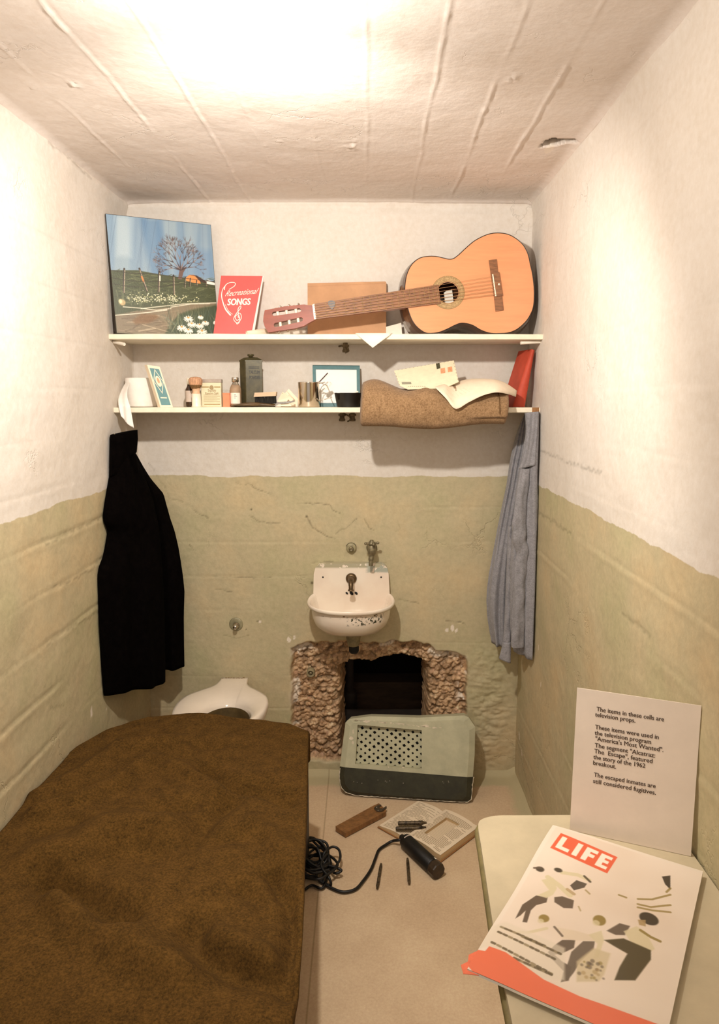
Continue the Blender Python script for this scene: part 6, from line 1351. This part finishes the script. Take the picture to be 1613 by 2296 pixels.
# magazine
ZM = ZT+.007
TLm, BLm = atz(1240, 1855, ZM), atz(1052, 2172, ZM); dL = BLm-TLm; dL[2] = 0; Lm = float(np.linalg.norm(dL))+.006; dn_ = nrm(dL); rt_ = np.array([-dn_[1], dn_[0], 0]); rt_ = rt_*(1 if rt_[0] > 0 else -1)
# the top edge falls to the right in the photo; keep the right angle of the sheet
TLm = TLm.copy(); Wm = min(.262, (XR-.006-TLm[0])/rt_[0])
t = thing('magazine', 'old magazine with a red LIFE box on its cover lying across the table edge', 'magazine', TLm+rt_*Wm/2+dn_*.17)
def mag(U, V, h=0):
    P = TLm+(U*Wm)[..., None]*rt_+(V*Lm*1.0)[..., None]*dn_; z = np.full(U.shape, ZM)
    over = np.clip((XR*0+float(c2[0])-P[..., 0])/.08, 0, 1.4)            # part that overhangs the table
    z = z-over**1.5*.006+.004*np.sin(U*3.1)*np.sin(V*3.1)+.0025*np.sin(V*9+U*4)*np.clip(1-U*1.5, 0, 1)+.006*np.clip(V-.85, 0, 1)*6*np.clip(.3-U, 0, 1)
    P[..., 2] = z+.005+h; return P
CW, CH = 262, 352
cv = Canvas(270, 400, CW, CH, (232, 216, 198))
for k in range(60): x, y = rnd.uniform(0, CW), rnd.uniform(0, CH); cv.blob(x, y, rnd.uniform(20, 60), rnd.uniform(15, 40), rnd.choice(['#eadbc8', '#dcc8b2', '#e3d0bc', '#d6c0a9']), .22, 30)
cv.poly([(0, 0), (CW, 0), (CW, 7), (0, 5)], '#e6d8c6'); cv.poly([(0, 0), (8, 0), (7, CH), (0, CH)], '#e9ddcc', .7)
def MP(px, py):
    P_ = atz(px, py, ZM+.006)-TLm; return (float(np.dot(P_, rt_))/Wm*CW, float(np.dot(P_, dn_))/Lm*CH)
ZP = lambda zx, zy: MP(1040+zx*.2914, 1820+zy*.2914)
def zpoly(L, c, al=1.0, soft=2.0): cv.poly([ZP(*p) for p in L], c, al, max(1, soft*.4))
def zline(L, w, c, al=.95): cv.line([ZP(*p) for p in L], w*.2914*.9, c, al)
def zblob(x, y, r, c, al=.95, k=1.0): q_ = ZP(x, y); cv.blob(q_[0], q_[1], r*.18, r*.18*k, c, al, 2)
zpoly([(750, 168), (1185, 352), (1105, 480), (668, 285)], '#e2623f', 1, 1)
wh = '#f2e6d4'
QL = quadP(*[np.array(ZP(*p)) for p in ((750, 168), (1185, 352), (668, 285), (1105, 480))])
for P_ in ([(.06, .14), (.15, .14), (.15, .68), (.29, .68), (.29, .86), (.06, .86)], [(.35, .14), (.44, .14), (.44, .86), (.35, .86)], [(.51, .14), (.71, .14), (.71, .32), (.60, .32), (.60, .42), (.69, .42), (.69, .59), (.60, .59), (.60, .86), (.51, .86)], [(.76, .14), (.95, .14), (.95, .30), (.85, .30), (.85, .41), (.93, .41), (.93, .57), (.85, .57), (.85, .70), (.95, .70), (.95, .86), (.76, .86)]): cv.poly([tuple(QL(*p)) for p in P_], wh)
dk, md, lt, sk, ol = '#3a3020', '#5f5040', '#d6c8a2', '#a98d5e', '#8a7436'
# two figures at the upper left
zpoly([(560, 640), (650, 655), (640, 700), (560, 720), (520, 760), (490, 860), (455, 855), (480, 760), (440, 800), (400, 825), (455, 710)], md, .95, 3)
zpoly([(600, 520), (690, 505), (720, 590), (690, 640), (640, 665), (570, 640), (660, 600)], lt, .95, 4); zline([(650, 500), (740, 570), (820, 650)], 34, lt); zline([(760, 470), (880, 490), (965, 530)], 30, lt); zline([(930, 500), (975, 545)], 16, dk, .8)
zpoly([(700, 660), (760, 655), (850, 690), (840, 755), (770, 750), (700, 700)], md, .95, 4); zpoly([(820, 570), (870, 530), (950, 560), (930, 590), (850, 610)], '#54493c', .95, 3); zline([(800, 600), (850, 640)], 22, sk, .7)
zblob(590, 440, 40, dk, .9, .8); zline([(545, 430), (600, 430)], 14, md); zblob(730, 450, 38, dk, .9, .7); zline([(940, 610), (970, 640)], 12, ol, .6); zline([(885, 740), (900, 775)], 10, ol, .5)
# reaching figures at the right edge
zpoly([(1525, 500), (1590, 490), (1590, 600), (1550, 560)], dk, .95, 3)
for L in ([(1590, 640), (1450, 680), (1340, 680)], [(1590, 720), (1440, 740), (1340, 720)], [(1195, 650), (1250, 670)], [(1590, 775), (1450, 765), (1340, 745)], [(1560, 620), (1590, 590)]): zline(L, 14, ol, .75)
# runner in the middle
zpoly([(760, 1000), (860, 1000), (850, 1060), (760, 1100), (700, 1110), (760, 1160), (830, 1200), (810, 1300), (750, 1310), (770, 1230), (690, 1150), (650, 1090), (700, 1040)], md, .95, 4)
zpoly([(830, 1090), (920, 1010), (1010, 1010), (1000, 1070), (900, 1160), (850, 1240), (800, 1300), (770, 1290), (800, 1180)], '#6a5c4b', .95, 4)
zpoly([(700, 900), (860, 930), (1000, 970), (1010, 1010), (860, 1005), (760, 990)], '#dccab0', .9, 6); zline([(640, 910), (500, 940), (420, 935)], 20, lt, .8); zline([(700, 900), (760, 970)], 14, md, .8)
zblob(620, 830, 44, ol, .9); zblob(595, 850, 26, lt, .8); zblob(1045, 850, 52, ol, .9, 1.1); zblob(1020, 870, 30, lt, .8)
zpoly([(960, 960), (1060, 930), (1080, 1000), (1040, 1130), (1000, 1140), (1030, 1030)], lt, .85, 5)
# big figure at the right
zblob(1425, 830, 78, dk, .95, .85); zpoly([(1340, 840), (1400, 840), (1400, 890), (1350, 880)], sk, .9, 4)
zpoly([(1100, 930), (1200, 870), (1280, 890), (1240, 960), (1170, 960)], md, .9, 5)
zpoly([(1230, 930), (1330, 890), (1400, 930), (1470, 1060), (1400, 1100), (1290, 1020)], lt, .9, 5); zline([(1360, 920), (1440, 970), (1510, 1000)], 18, ol, .85)
zpoly([(1080, 1000), (1230, 985), (1440, 1070), (1440, 1140), (1380, 1220), (1320, 1300), (1160, 1300), (1200, 1200), (1260, 1100), (1150, 1040)], '#4d4227', .95, 5)
zpoly([(870, 1160), (1000, 1060), (1130, 1100), (1080, 1260), (1040, 1310), (870, 1310)], '#cdbc96', .8, 8)
for k in range(26): zblob(rnd.uniform(880, 1080), rnd.uniform(1150, 1300), rnd.uniform(8, 20), rnd.choice([md, ol, sk]), .6)
# crowd and print rows at the lower left
zpoly([(230, 880), (330, 850), (780, 1060), (780, 1300), (600, 1280), (200, 1040), (110, 1060)], '#dfd2bc', .7, 10)
for k, (x0, y0, x1, y1) in enumerate([(290, 890, 640, 1050), (270, 930, 720, 1150), (220, 1010, 700, 1260), (450, 970, 760, 1110), (390, 1130, 690, 1260)]):
    n_ = 11
    for j in range(n_): q0, q1 = j/n_, (j+.55)/n_; zline([(x0+(x1-x0)*q0, y0+(y1-y0)*q0), (x0+(x1-x0)*q1, y0+(y1-y0)*q1)], 15, '#57492f' if (j+k) % 3 else '#8a7a58', .8)
zpoly([(20, 1160), (90, 1060), (170, 1075), (200, 1040), (330, 1090), (620, 1290), (900, 1420), (1700, 1700), (1500, 1900), (400, 1600)], '#e8734f', 1, 2)
o = painted('cover', cv, lambda U, V: mag(U, V, 0), mat('cover_print', '#ffffff', .35, attr=True, var=0, bump=.03, bs=30, coat=.15), t)
mb = MB(); ed_ = [(u, 0) for u in np.linspace(0, 1, 20)]+[(1, v) for v in np.linspace(0, 1, 20)][1:]+[(u, 1) for u in np.linspace(1, 0, 20)][1:]+[(0, v) for v in np.linspace(1, 0, 20)][1:]
A_ = [mag(np.array([u]), np.array([v]), -.0006)[0] for u, v in ed_]; B_ = [p-np.array([0, 0, .0042]) for p in A_]; n_ = len(A_); mb.add(A_+B_, [(i, (i+1) % n_, n_+(i+1) % n_, n_+i) for i in range(n_)]); mb.grid(lambda u, v: mag(np.array([u]), np.array([v]), -.0048)[0], 16, 20); mb.build('inner_pages', M_page, t)
mb = MB()
tn = [mag(np.array([u]), np.array([v]), -.002)[0] for u, v in ((.0, .90), (-.035, .935), (-.02, .965), (-.045, .99), (-.01, 1.02), (.07, 1.0), (.05, .96), (.02, .92))]
mb.prism(tn, (0, 0, -.0008)); mb.build('torn_corner', mat('orange_red_print', '#e8734f', .4), t)
